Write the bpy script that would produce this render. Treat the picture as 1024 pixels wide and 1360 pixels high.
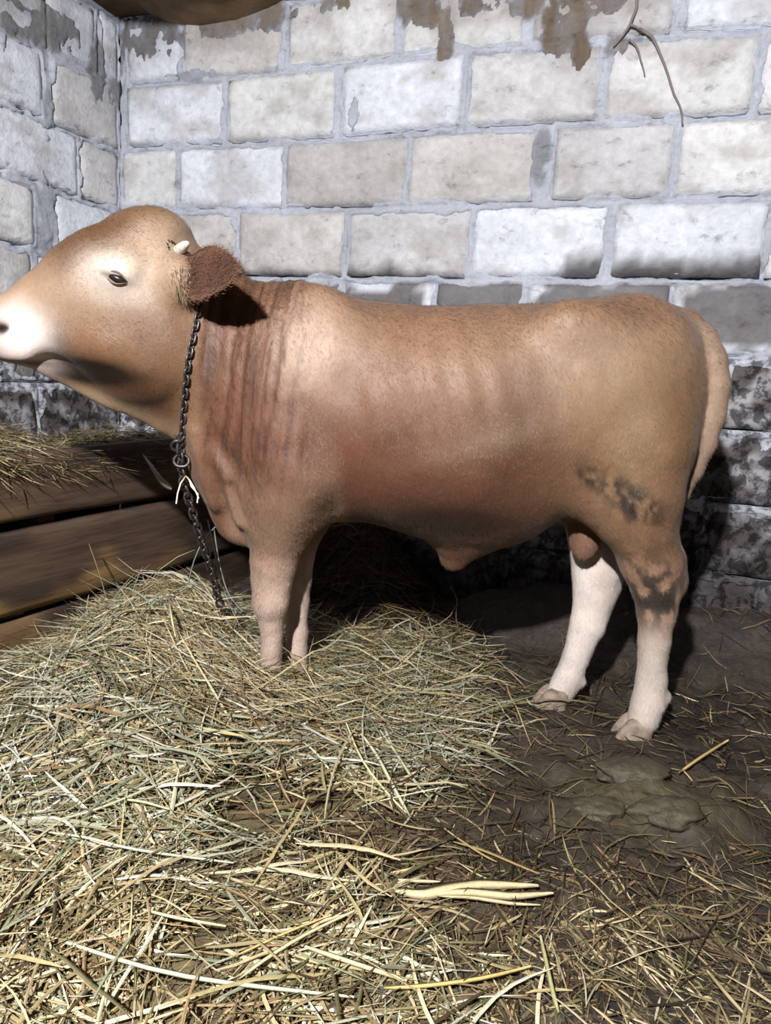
import bpy, bmesh, math, random
import numpy as np
from mathutils import Vector, Matrix
from mathutils.bvhtree import BVHTree

for o in list(bpy.data.objects):
    bpy.data.objects.remove(o)
sc = bpy.context.scene
COL = sc.collection
R = math.radians
rng = np.random.default_rng(7)
random.seed(7)

# ------------------------------------------------------------------ camera
FPX, PITCH, ROLL = 1013.4, R(10.07), R(3.47)
S = 1.12
HC = 0.80 * S
WALL_D = 2.6 * S
TH, THL = R(20.47), R(-23.37)
cam_d = bpy.data.cameras.new('camera')
cam = bpy.data.objects.new('camera', cam_d)
COL.objects.link(cam)
cam_d.sensor_fit = 'HORIZONTAL'
cam_d.sensor_width = 36.0
cam_d.lens = 36.0 * FPX / 1024.0
cam_d.clip_start = 0.01
cam.matrix_world = (Matrix.Translation((0, 0, HC)) @ Matrix.Rotation(math.pi / 2 - PITCH, 4, 'X')
                    @ Matrix.Rotation(ROLL, 4, 'Z'))
sc.camera = cam

# ------------------------------------------------------------------ light and exposure
sc.view_settings.view_transform = 'Standard'
sc.view_settings.look = 'None'
sc.view_settings.gamma = 1.0
sc.view_settings.use_curve_mapping = False
sc.view_settings.exposure = 0.0
world = bpy.data.worlds.new('night')
sc.world = world
world.use_nodes = True
world.node_tree.nodes['Background'].inputs['Color'].default_value = (0.75, 0.82, 1.0, 1)
world.node_tree.nodes['Background'].inputs['Strength'].default_value = 0.03
ld = bpy.data.lights.new('bulb_light', 'POINT')
ld.energy = 880
ld.color = (1.0, 0.98, 0.965)
ld.shadow_soft_size = 0.05
lo = bpy.data.objects.new('bulb_light', ld)
lo.location = (-0.66, -1.0, 2.25)
COL.objects.link(lo)

# ------------------------------------------------------------------ helpers
def lin(r, g, b):
    out = []
    for c in (r, g, b):
        c = c / 255.0
        out.append(c / 12.92 if c <= 0.04045 else ((c + 0.055) / 1.055) ** 2.4)
    return np.array(out)

def ray(x, y):
    a = (x - 512) / FPX
    b = -(y - 680) / FPX
    cr, sr = math.cos(ROLL), math.sin(ROLL)
    a, b = a * cr - b * sr, a * sr + b * cr
    cp, sp = math.cos(PITCH), math.sin(PITCH)
    return np.array([a, cp + b * sp, -sp + b * cp])

def at(x, y, Y):                       # point of the sight line on the upright plane Y
    d = ray(x, y)
    return np.array([0, 0, HC]) + d * (Y / d[1])

def floor_at(x, y, z=0.0):
    d = ray(x, y)
    return np.array([0, 0, HC]) + d * ((z - HC) / d[2])

def hash3(ix, iy, iz, seed):
    h = (ix.astype(np.int64) * 374761393 + iy.astype(np.int64) * 668265263
         + iz.astype(np.int64) * 2147483647 + seed * 1274126177) & 0xffffffff
    h = ((h ^ (h >> 13)) * 1274126177) & 0xffffffff
    h = (h ^ (h >> 16)) & 0xffff
    return h / 65535.0

def vnoise(p, seed=0):                 # value noise, p (...,3) -> 0..1
    p = np.asarray(p, float)
    i = np.floor(p).astype(np.int64)
    f = p - i
    f = f * f * (3 - 2 * f)
    r = 0
    for dx in (0, 1):
        for dy in (0, 1):
            for dz in (0, 1):
                w = ((f[..., 0] if dx else 1 - f[..., 0]) * (f[..., 1] if dy else 1 - f[..., 1])
                     * (f[..., 2] if dz else 1 - f[..., 2]))
                r = r + w * hash3(i[..., 0] + dx, i[..., 1] + dy, i[..., 2] + dz, seed)
    return r

def fbm(p, seed=0, octs=4):
    p = np.asarray(p, float)
    r, a, t = 0, 1.0, 0
    for k in range(octs):
        r = r + a * vnoise(p * 2 ** k + 17.3 * k, seed + k)
        t += a
        a *= 0.5
    return r / t

def v3(x, y, z=0.0):
    x, y, z = np.broadcast_arrays(np.asarray(x, float), np.asarray(y, float), np.asarray(z, float))
    return np.stack([x, y, z], -1)

def smooth(a, b, x):
    t = np.clip((x - a) / (b - a), 0, 1)
    return t * t * (3 - 2 * t)

def mesh_np(name, V, F, mat=None, col=None, shade=True):
    """V (n,3), F (m,4) or (m,3) -> mesh datablock"""
    V = np.asarray(V, np.float32)
    F = np.asarray(F, np.int32)
    me = bpy.data.meshes.new(name)
    n, k = F.shape
    me.vertices.add(len(V))
    me.vertices.foreach_set('co', V.ravel())
    me.loops.add(n * k)
    me.loops.foreach_set('vertex_index', F.ravel())
    me.polygons.add(n)
    me.polygons.foreach_set('loop_start', np.arange(0, n * k, k, dtype=np.int32))
    me.polygons.foreach_set('loop_total', np.full(n, k, np.int32))
    me.polygons.foreach_set('use_smooth', np.full(n, shade, bool))
    if col is not None:
        at_ = me.color_attributes.new('Col', 'FLOAT_COLOR', 'POINT')
        c = np.ones((len(V), 4), np.float32)
        c[:, :3] = col
        at_.data.foreach_set('color', c.ravel())
    me.update()
    me.validate()
    if mat:
        me.materials.append(mat)
    return me

def link(name, me, parent=None, kind=None, label=None, cat=None, group=None, loc=None):
    o = bpy.data.objects.new(name, me)
    COL.objects.link(o)
    if parent is not None:
        o.parent = parent
    if loc is not None:
        o.location = loc
    tag(o, label, cat, group, kind)
    return o

def tag(o, label=None, cat=None, group=None, kind=None):
    if kind: o['kind'] = kind
    if label: o['label'] = label
    if cat: o['category'] = cat
    if group: o['group'] = group
    return o

def empty(name, loc, label, cat, group=None):
    o = bpy.data.objects.new(name, None)
    COL.objects.link(o)
    o.location = loc
    o.empty_display_size = 0.1
    return tag(o, label, cat, group)

def grid_faces(nu, nv, off=0):
    i = np.arange(nu - 1)[:, None] * nv + np.arange(nv - 1)[None, :]
    i = i.ravel() + off
    return np.stack([i, i + nv, i + nv + 1, i + 1], 1)

def tube_data(pts, rad, sides=6, cap=True):
    """swept tube through pts with radius per point -> V, F(quads)"""
    pts = np.asarray(pts, float)
    n = len(pts)
    rad = np.broadcast_to(np.asarray(rad, float), (n,))
    T = np.gradient(pts, axis=0)
    T /= np.linalg.norm(T, axis=1, keepdims=True) + 1e-12
    up = np.array([0, 0, 1.0]) if abs(T[0][2]) < 0.9 else np.array([1.0, 0, 0])
    V = []
    nrm = np.cross(T[0], up); nrm /= np.linalg.norm(nrm)
    for i in range(n):
        nrm = nrm - T[i] * (nrm @ T[i]); nrm /= np.linalg.norm(nrm)
        b = np.cross(T[i], nrm)
        for k in range(sides):
            a = 2 * math.pi * k / sides
            V.append(pts[i] + rad[i] * (math.cos(a) * nrm + math.sin(a) * b))
    F = []
    for i in range(n - 1):
        for k in range(sides):
            k2 = (k + 1) % sides
            F.append((i * sides + k, i * sides + k2, (i + 1) * sides + k2, (i + 1) * sides + k))
    if cap:
        for base, idx in ((0, 0), ((n - 1) * sides, n - 1)):
            V.append(pts[idx]); c = len(V) - 1
            for k in range(0, sides, 2):
                F.append((base + k, base + (k + 1) % sides, base + (k + 2) % sides, c))
    return np.array(V), np.array(F)

# ------------------------------------------------------------------ materials
def new_mat(name, rough=0.8, spec=0.3):
    m = bpy.data.materials.new(name)
    m.use_nodes = True
    nt = m.node_tree
    b = nt.nodes['Principled BSDF']
    b.inputs['Roughness'].default_value = rough
    b.inputs['Specular IOR Level'].default_value = spec
    return m, nt, b

class NT:
    def __init__(s, nt): s.nt = nt
    def n(s, t, **kw):
        x = s.nt.nodes.new(t)
        for k, v in kw.items():
            setattr(x, k, v)
        return x
    def l(s, a, b): s.nt.links.new(a, b)
    def coord(s, kind='Object', scale=(1, 1, 1)):
        if kind == 'World':
            c = s.n('ShaderNodeNewGeometry').outputs['Position']
        else:
            c = s.n('ShaderNodeTexCoord').outputs[kind]
        mp = s.n('ShaderNodeMapping')
        mp.inputs['Scale'].default_value = scale
        s.l(c, mp.inputs['Vector'])
        return mp.outputs['Vector']
    def noise(s, vec, scale, detail=4, rough=0.55, dist=0.0):
        x = s.n('ShaderNodeTexNoise')
        x.inputs['Scale'].default_value = scale
        x.inputs['Detail'].default_value = detail
        x.inputs['Roughness'].default_value = rough
        x.inputs['Distortion'].default_value = dist
        s.l(vec, x.inputs['Vector'])
        return x.outputs['Fac']
    def ramp(s, fac, stops):
        x = s.n('ShaderNodeValToRGB')
        e = x.color_ramp.elements
        while len(e) < len(stops): e.new(0.5)
        for q, (p, c) in zip(e, stops):
            q.position = p
            if isinstance(c, (int, float)): c = (c, c, c)
            q.color = (*c, 1)
        s.l(fac, x.inputs['Fac'])
        return x.outputs['Color']
    def mix(s, fac, a, b, mode='MIX'):
        x = s.n('ShaderNodeMix', data_type='RGBA', blend_type=mode)
        for val, sock in ((fac, x.inputs[0]), (a, x.inputs[6]), (b, x.inputs[7])):
            if hasattr(val, 'links'): s.l(val, sock)
            elif isinstance(val, (int, float)) : sock.default_value = val
            else: sock.default_value = (*val, 1)
        return x.outputs[2]
    def math(s, op, a, b=0.0, clamp=False):
        x = s.n('ShaderNodeMath', operation=op, use_clamp=clamp)
        for val, sock in ((a, x.inputs[0]), (b, x.inputs[1])):
            if hasattr(val, 'links'): s.l(val, sock)
            else: sock.default_value = val
        return x.outputs[0]
    def bump(s, h, bsdf, strength=0.3, dist=0.01):
        x = s.n('ShaderNodeBump')
        x.inputs['Strength'].default_value = strength
        x.inputs['Distance'].default_value = dist
        s.l(h, x.inputs['Height'])
        s.l(x.outputs['Normal'], bsdf.inputs['Normal'])

def vcol_mat(name, rough=0.7, spec=0.25, nscale=60, namp=0.25, bump=0.2, stretch=(1, 1, 1), sheen=0.0, bdist=0.004):
    m, nt, b = new_mat(name, rough, spec)
    g = NT(nt)
    a = g.n('ShaderNodeVertexColor', layer_name='Col').outputs['Color']
    v = g.coord('Object', stretch)
    f = g.noise(v, nscale, 5, 0.6)
    k = g.ramp(f, [(0.25, 1 - namp), (0.75, 1 + namp)])
    c = g.mix(1.0, a, k, 'MULTIPLY')
    g.l(c, b.inputs['Base Color'])
    if bump: g.bump(f, b, bump, bdist)
    if sheen:
        b.inputs['Sheen Weight'].default_value = sheen
        b.inputs['Sheen Roughness'].default_value = 0.4
    return m
# ------------------------------------------------------------------ walls of limestone blocks
CORNER = np.array([-1.1284502 * S, 3.19657928 * S, 0.0])
EB = np.array([math.cos(TH), -math.sin(TH), 0.0]); NB = np.array([-math.sin(TH), -math.cos(TH), 0.0])
EL = np.array([math.sin(THL), -math.cos(THL), 0.0]); NL = np.array([math.cos(THL), math.sin(THL), 0.0])
CAMP = np.array([0, 0, HC])

def wall_uv(px, py, E, N):
    d = ray(px, py)
    P = CAMP + d * ((N @ CORNER - N @ CAMP) / (N @ d))
    return (P - CORNER) @ E, P[2]

def model_line(k): return HC + S * (1.054148 - k * 0.22974742)

def line_fn(pts, E, N):
    q = sorted(wall_uv(x, y, E, N) for x, y in pts)
    us = [a for a, _ in q]; vs = [b for _, b in q]
    return lambda u: np.interp(u, us, vs)

LB = {k: (lambda u, k=k: np.full(np.shape(u), model_line(k))) for k in range(-3, 12)}
for k, pts in {0: [(170, 109), (240, 103), (310, 97), (375, 90), (532, 71), (697, 55), (912, 38), (1024, 33)],
               1: [(170, 193), (290, 188), (442, 180), (612, 166), (787, 158), (905, 152), (1024, 146)],
               2: [(160, 275), (375, 275), (540, 270), (707, 265), (887, 260), (1024, 256)],
               3: [(316, 364), (457, 366), (622, 367), (802, 368), (1012, 368)],
               4: [(800, 470), (1000, 471)]}.items():
    LB[k] = line_fn(pts, EB, NB)
LL = {k: (lambda u, k=k: np.full(np.shape(u), model_line(k))) for k in range(-3, 12)}
for k, pts in {0: [(6, 37), (31, 49), (56, 59), (83, 73), (117, 90), (157, 109)],
               1: [(0, 127), (49, 148), (65, 160), (108, 174), (151, 196)],
               2: [(0, 222), (46, 242), (74, 249), (114, 262), (157, 276)],
               3: [(0, 316), (43, 327), (62, 330)]}.items():
    LL[k] = line_fn(pts, EL, NL)

# row k lies between line k-1 (above) and line k (below); pixel x of the block ends seen in the photograph
RB = {0: [(168, 240), (243, 372), (382, 528), (536, 697), (710, 897), (914, 1090)],
      1: [(170, 295), (303, 444), (455, 613), (621, 796), (808, 1003), (1014, 1200)],
      2: [(161, 233), (237, 375), (379, 540), (543, 711), (736, 893), (901, 1078)],
      3: [(163, 214), (222, 310), (317, 456), (462, 622), (628, 803), (815, 1016), (1022, 1200)],
      4: [(163, 240), (247, 330), (336, 450), (456, 574), (579, 691), (700, 885), (890, 1078)]}
RL = {0: [(-60, 58), (64, 127), (134, 157)], 1: [(-80, 57), (71, 157)], 2: [(-20, 104), (108, 158)],
      3: [(-70, 46), (75, 157)]}
JOINT = 0.026
WU_B, WU_L, WV = 3.35, 2.3, 2.42

def build_wall(name, E, N, lines, rows, WU, blocks_label, seed):
    blocks = []
    def xs_to_u(k, a, b):
        vm = (lines[k](0.8) + lines[k - 1](0.8)) / 2
        out = []
        for x in (a, b):
            u, v = 0, 0
            yy = 680
            for _ in range(6):                     # find pixel row of this height at pixel column x
                u, v = wall_uv(x, yy, E, N)
                yy -= (vm - v) * 300
            out.append(u)
        return sorted(out)
    rr = random.Random(seed)
    for k in range(-1, 10):
        us = []
        if k in rows:
            us = [xs_to_u(k, a, b) for a, b in rows[k]]
            us = [q for q in us if q[0] < WU]
            us.sort()
            nxt = us[-1][1] + 0.02
        else:
            nxt = 0.012
            nxt -= 0.23 if k % 2 else 0.0
        while nxt < WU - 0.02:
            w = rr.uniform(0.41, 0.47)
            us.append([max(nxt, 0.012), min(nxt + w, WU)])
            nxt += w + 0.02
        for a, b in us:
            if b - a < 0.04: continue
            t0, t1 = lines[k - 1](a) - JOINT, lines[k - 1](b) - JOINT
            b0, b1 = lines[k](a), lines[k](b)
            if k >= 8: b0 = b1 = max(b0, -0.03)
            if min(t0, t1) - max(b0, b1) < 0.05 or max(b0, b1) < -0.04: continue
            if max(t0, t1) > WV: t0 = t1 = WV - 0.01
            blocks.append((k, a, b, float(b0), float(b1), float(t0), float(t1)))
    return blocks

def P_wall(u, v, h, E, N):
    return CORNER + u[..., None] * E + h[..., None] * N + v[..., None] * np.array([0, 0, 1.0])

C_WHITE, C_CREAM, C_TAN = lin(216, 221, 232), lin(218, 219, 222), lin(180, 175, 172)
C_DARK, C_MORT, C_MUD, C_SOOT = lin(96, 92, 92), lin(176, 181, 193), lin(112, 100, 88), lin(62, 58, 58)
C_GREY = lin(112, 110, 114)

def grime(u, v, E, N, sd):
    """old splash grime of the lower wall, 0..1"""
    n = fbm(v3(u * 5, v * 5, sd), 31, 4)
    return smooth(0.66, 0.16, v + (n - 0.5) * 0.5)

block_mat = vcol_mat('limestone', 0.9, 0.12, 38, 0.14, 0.8, bdist=0.008)
mortar_mat = vcol_mat('mortar', 0.92, 0.1, 70, 0.14, 0.5, bdist=0.008)
for m_ in (block_mat, mortar_mat):               # flaking whitewash over dark stone on the lower wall
    g = NT(m_.node_tree); b = m_.node_tree.nodes['Principled BSDF']
    src = b.inputs['Base Color'].links[0].from_socket
    pos = g.coord('World')
    sep = g.n('ShaderNodeSeparateXYZ'); g.l(pos, sep.inputs[0])
    low_ = g.math('MULTIPLY', g.math('SUBTRACT', model_line(4) + .01, sep.outputs[2]), 25.0, True)
    f = g.noise(pos, 24, 7, .68, .4)
    k = g.ramp(f, [(.44, .32), (.53, 1.2), (.7, 1.5)])
    k = g.mix(low_, (1, 1, 1), k)
    out_ = g.mix(1.0, src, k, 'MULTIPLY')
    f2 = g.noise(g.coord('World', (1, 1, 1.6)), 16, 8, .72, .3)     # chips and scuffs everywhere
    out_ = g.mix(1.0, out_, g.ramp(f2, [(.30, .50), (.42, .92), (.60, 1.0), (.74, 1.12)]), 'MULTIPLY')
    g.l(out_, b.inputs['Base Color'])

def make_wall(name, E, N, lines, rows, WU, seed, mud, dark_rows, tans, extra):
    blocks = build_wall(name, E, N, lines, rows, WU, None, seed)
    du = 0.0075
    nu, nv = int(WU / du), int(WV / du)
    U, V = np.meshgrid(np.linspace(0, WU, nu), np.linspace(-0.05, WV, nv), indexing='ij')
    D = np.full(U.shape, -0.05)                    # depth inside the nearest block outline (+ inside)
    ID = np.full(U.shape, -1)
    GAP = np.zeros(U.shape)
    gn = fbm(v3(U * 7, V * 3, seed + 1), seed + 21, 3)
    for i, (k, a, b, b0, b1, t0, t1) in enumerate(blocks):
        i0, i1 = max(0, int((a - .05) / du)), min(nu, int((b + .05) / du) + 2)
        u, v = U[i0:i1], V[i0:i1]
        s = np.clip((u - a) / (b - a), 0, 1)
        d = np.minimum(np.minimum(u - a, b - u), np.minimum((t0 + (t1 - t0) * s) - v, v - (b0 + (b1 - b0) * s)))
        bt = b0 + (b1 - b0) * s
        gp = (u > a + .005) & (u < b - .005) & (v < bt + .004) & (v > bt - .0075)
        GAP[i0:i1] = np.maximum(GAP[i0:i1], gp * smooth(.43, .52, gn[i0:i1]))
        m = d > D[i0:i1]
        D[i0:i1][m] = d[m]
        ID[i0:i1][m] = i
    edge = fbm(v3(U * 16, V * 16, seed), seed, 4)
    big = fbm(v3(U * 4.2, V * 4.2, seed + 3), seed + 9, 3)
    M = np.zeros(U.shape); MC = np.zeros(U.shape + (3,))
    for (px, py, rx, ry, c, st) in mud:
        u0, v0 = wall_uv(px, py, E, N)
        ux, _ = wall_uv(px + rx, py, E, N); _, vy = wall_uv(px, py + ry, E, N)
        g = np.exp(-(((U - u0) / abs(ux - u0)) ** 2 + ((V - v0) / abs(vy - v0)) ** 2)) * st
        g = g + (edge - 0.5) * 1.3 * g + (big - 0.5) * 0.9 * g + (fbm(v3(U * 55, V * 30, seed), 44, 3) - .5) * 1.5 * np.minimum(g, .7)
        strk = fbm(v3(U * 26, V * 7, seed), seed + 33, 4)
        w = np.clip(smooth(0.16, 0.55, g + (strk - .5) * .7 * np.minimum(g, 1)) * (.6 + .6 * strk), 0, 1)
        MC = MC * (1 - w[..., None]) + c * w[..., None]
        M = np.maximum(M, w)
    cov = 0.002 + (edge - 0.42) * 0.05 + np.clip(big - 0.55, 0, 1) * 0.06      # how far mortar laps over the faces
    rough_low = smooth(model_line(4) + 0.0, model_line(4) - 0.03, V)
    patch = smooth(0.50, 0.53, .6 * fbm(v3(U * 22, V * 22, seed + 8), seed + 5, 4) + .4 * fbm(v3(U * 7, V * 7, seed + 8), seed + 6, 3)) * rough_low * smooth(0.0, .25, V)
    over = smooth(0.006, -0.006, D - cov)
    over = np.maximum(np.maximum(over, smooth(.2, .45, M)), patch * 0.95)
    joint = smooth(0.0, -0.008, D)
    h = -0.030 + over * (0.030 + 0.0035) - joint * (0.004 + 0.009 * smooth(0.5, 0.7, edge))
    # the bed joint is raked out right under some blocks
    h += (fbm(v3(U * 30, V * 30, seed), seed + 2, 3) - 0.5) * 0.007 + M * 0.008 * edge - GAP * (1 - M) * 0.034
    gr = grime(U, V, E, N, seed)
    tone = 0.82 + 0.36 * fbm(v3(U * 7, V * 7, seed), seed + 4, 4)
    col = C_MORT * tone[..., None]
    low = rough_low * 0.25
    col = col * (1 - low[..., None]) + lin(176, 178, 184) * low[..., None]
    col = col * (1 - M[..., None]) + MC * (0.75 + 0.5 * edge[..., None]) * M[..., None]
    col = col * (1 - gr[..., None] * 0.9) + lin(58, 54, 54) * gr[..., None] * 0.9
    P = P_wall(U, V, h, E, N)
    me = mesh_np(name, P.reshape(-1, 3), grid_faces(nu, nv), mortar_mat, col.reshape(-1, 3))
    wall = link(name, me, kind='structure')
    # make the front face look into the room
    if np.dot(me.polygons[0].normal, N) < 0: me.flip_normals()
    # blocks
    for i, (k, a, b, b0, b1, t0, t1) in enumerate(blocks):
        r = np.random.default_rng(seed * 100 + i)
        n1, n2 = max(6, int((b - a) / 0.022)), 11
        s, t = np.meshgrid(np.linspace(0, 1, n1), np.linspace(0, 1, n2), indexing='ij')
        u = a + (b - a) * s
        bot = b0 + (b1 - b0) * s; top = t0 + (t1 - t0) * s
        v = bot + (top - bot) * t
        out0 = r.uniform(-0.002, 0.009)
        ring = np.minimum(np.minimum(u - a, b - u), np.minimum(top - v, v - bot))
        h = out0 + r.uniform(-.004, .004) * (s - .5) * 2 + r.uniform(-.004, .004) * (t - .5) * 2
        rgh = 0.010 if k < 4 else 0.014
        h = h + (fbm(v3(u * 13, v * 13, i * 1.7), 3, 3) - 0.5) * rgh
        h = h - 0.009 * smooth(0.014, 0.0, ring)
        # wobble of the outline
        wob = (fbm(v3(u * 20, v * 20, 4.0 + i), 5, 3) - 0.5) * 0.014 * smooth(0.03, 0, ring)
        cx, cy = (a + b) / 2, (b0 + t0) / 2
        u = u - np.sign(u - cx) * np.abs(wob); v = v - np.sign(v - cy) * np.abs(wob)
        P = P_wall(u, v, h, E, N)
        # sides going back
        idx = np.arange(n1 * n2).reshape(n1, n2)
        loop = np.concatenate([idx[:, 0], idx[-1, 1:], idx[::-1, -1][1:], idx[0, ::-1][1:-1]])
        back = P.reshape(-1, 3)[loop] - N * 0.10
        base = n1 * n2
        L = len(loop)
        F = [grid_faces(n1, n2)]
        F.append(np.array([(loop[j], base + j, base + (j + 1) % L, loop[(j + 1) % L]) for j in range(L)]))
        VV = np.concatenate([P.reshape(-1, 3), back])
        # colour of the stone itself
        key = (k, sum(1 for q in blocks[:i] if q[0] == k))
        base_c = C_WHITE * r.uniform(.93, 1.05) if r.random() < .6 else C_CREAM * r.uniform(.9, 1.05)
        if key in tans: base_c = base_c * 0.45 + C_TAN * .55 * tans[key]
        n_ = fbm(v3(u * 6, v * 9, i), 8, 4)
        col = base_c * (0.80 + 0.36 * n_[..., None])
        st = smooth(0.50, 0.66, fbm(v3(u * 9 + v * 5, v * 16, i + 40), 12, 4)) * 0.5
        col = col * (1 - st[..., None]) + C_TAN * 0.8 * st[..., None]
        if k in dark_rows:
            w = 0.86 * smooth(0.36, 0.5, fbm(v3(u * 8, v * 8, i + 3), 15, 4) + smooth(.02, .06, ring) * .3)
            col = col * (1 - w[..., None]) + C_DARK * (0.7 + .5 * n_[..., None]) * w[..., None]
        if k > max(dark_rows):
            w = smooth(0.40, 0.56, fbm(v3(u * 22, v * 22, i + 3), 15, 4))
            col = lin(88, 84, 84) * (.7 + .5 * n_[..., None]) * w[..., None] + lin(150, 150, 156) * (1 - w[..., None])
        if key in extra:                           # grime rising from the lower edge
            e0, e1 = extra[key]
            lim = e0 + (e1 - e0) * s
            w = 0.9 * smooth(lim + .14, lim - .22, t + (fbm(v3(u * 22, v * 7, 2), 6, 4) - .5) * .5)
            col = col * (1 - w[..., None]) + C_SOOT * 1.25 * w[..., None]
        for (px, py, rx, ry, c, stg) in mud:
            u0, v0 = wall_uv(px, py, E, N)
            ux, _ = wall_uv(px + rx, py, E, N); _, vy = wall_uv(px, py + ry, E, N)
            g = np.exp(-((u - u0) / abs(ux - u0) / 1.35) ** 2 - ((v - v0) / abs(vy - v0) / 1.35) ** 2) * stg
            w = np.clip(g * (0.2 + 1.1 * n_), 0, .8) * .55
            col = col * (1 - w[..., None]) + c * w[..., None]
        gr = grime(u, v, E, N, seed) * 0.9
        col = col * (1 - gr[..., None]) + lin(60, 56, 56) * gr[..., None]
        cc = np.concatenate([col.reshape(-1, 3), col.reshape(-1, 3)[loop]])
        ctr = P_wall(np.array((a + b) / 2), np.array((b0 + t1) / 2), np.array(-0.05), E, N)
        bm_ = mesh_np('stone_block', VV - ctr, np.concatenate(F), block_mat, cc)
        o = link('stone_block', bm_, wall, loc=tuple(ctr))
        if bm_.polygons[0].normal.dot(Vector(N)) < 0: bm_.flip_normals()
    return wall, blocks

mud_back = [(190, 50, 55, 30, lin(104, 100, 100), 1.0), (300, 30, 40, 22, lin(112, 104, 98), 0.9),
            (345, 20, 45, 26, lin(112, 104, 98), 0.9), (440, 8, 30, 14, lin(120, 108, 96), .8),
            (560, 10, 34, 26, C_MUD, 1.0), (592, 50, 10, 44, C_MUD, .95), (640, 4, 34, 16, C_MUD * .9, .95),
            (700, 0, 30, 26, C_MUD, .95), (752, 30, 34, 40, C_MUD * .9, 1.1), (768, 70, 16, 22, C_MUD * .85, 1.05),
            (800, 6, 50, 20, C_MUD, .95), (850, 30, 12, 30, lin(140, 128, 116), .7), (820, 60, 20, 14, lin(130, 124, 120), .9),
            (720, 205, 13, 34, lin(138, 140, 148), 1.0), (150, 85, 14, 30, lin(120, 118, 120), .9),
            (470, 150, 8, 22, C_MORT, .8), (260, 100, 26, 8, C_MORT * .8, .9)]
mud_left = [(20, 10, 70, 34, lin(112, 112, 112), 1.1), (75, 30, 30, 18, lin(112, 112, 112), .8),
            (128, 95, 10, 40, lin(118, 116, 120), 1.0), (150, 125, 10, 20, lin(128, 126, 128), .8),
            (60, 285, 13, 50, C_MORT, 1.0), (62, 150, 8, 40, C_MORT, .8), (5, 60, 4, 20, C_MORT, .7)]
wall_back, blk_b = make_wall('wall_back', EB, NB, LB, RB, WU_B, 3, mud_back, (4,),
    {(0, 1): 1.1, (2, 2): 0.72, (2, 3): 1.0, (2, 4): .95, (3, 1): .95, (3, 2): 1.0, (3, 3): 1.0, (1, 3): 1.15, (0, 4): 1.1},
    {(3, 3): (.1, .12), (3, 4): (-.25, .32), (3, 5): (.22, .26), (3, 2): (.1, .0), (3, 1): (.05, .05)})
wall_left, blk_l = make_wall('wall_left', EL, NL, LL, RL, WU_L, 5, mud_left, (5,),
    {(1, 0): 1.15, (2, 0): 1.1}, {})
# ------------------------------------------------------------------ ceiling and sagging beam
m, nt, b = new_mat('ceiling_clay', 0.95, 0.1)
g = NT(nt)
v = g.coord('Object')
f1 = g.noise(v, 6, 6, 0.6)
g.l(g.ramp(f1, [(0.3, tuple(lin(64, 50, 38))), (0.7, tuple(lin(110, 90, 70)))]), b.inputs['Base Color'])
g.bump(g.noise(v, 40, 5, 0.7), b, 0.5, 0.02)
ceil_mat = m
nx, ny = 70, 60
X, Y = np.meshgrid(np.linspace(-2.3, 2.4, nx), np.linspace(-0.9, 4.1, ny), indexing='ij')
Z = 2.345 + (fbm(v3(X * 2, Y * 2, 1), 2, 3) - .5) * .05
me = mesh_np('ceiling', v3(X, Y, Z).reshape(-1, 3), grid_faces(nx, ny)[:, ::-1], ceil_mat)
link('ceiling', me, kind='structure')

# clay-coated pole that carries the ceiling, coming out of the back wall above the corner
p0, p1 = np.array([-0.80, 3.50, 2.46]), np.array([-0.95, 0.6, 2.50])
n = 26
pts = [p0 + (p1 - p0) * t + np.array([0.02 * math.sin(7 * t), 0, 0.01 * math.sin(11 * t)]) for t in np.linspace(-.02, 1, n)]
Vv, Ff = tube_data(pts, [0.20 + .012 * math.sin(i * 1.3) for i in range(n)], 18)
for i in range(n):
    c_ = pts[i]; q = Vv[i * 18:(i + 1) * 18]; q[:, 0] = c_[0] + (q[:, 0] - c_[0]) * 2.1; q[:, 2] = c_[2] + (q[:, 2] - c_[2]) * .95
Vv = Vv + (fbm(Vv * 6, 4, 3)[:, None] - .5) * np.array([.03, 0, .04])
pole_m, nt, b = new_mat('clay_brown', 0.95, 0.1)
g = NT(nt)
v = g.coord('Object')
g.l(g.ramp(g.noise(v, 7, 5, 0.6), [(0.3, tuple(lin(96, 80, 62))), (0.7, tuple(lin(136, 114, 90)))]), b.inputs['Base Color'])
g.bump(g.noise(v, 50, 5, 0.7), b, 0.4, 0.015)
link('trim_1', mesh_np('trim_1', Vv, Ff, pole_m), kind='structure')

# ------------------------------------------------------------------ floor
def heap(x, y, cx, cy, rx, ry, rot=0.0):
    dx, dy = x - cx, y - cy
    c, s = math.cos(rot), math.sin(rot)
    a, b_ = (dx * c + dy * s) / rx, (-dx * s + dy * c) / ry
    return np.exp(-(a * a + b_ * b_))

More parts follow.
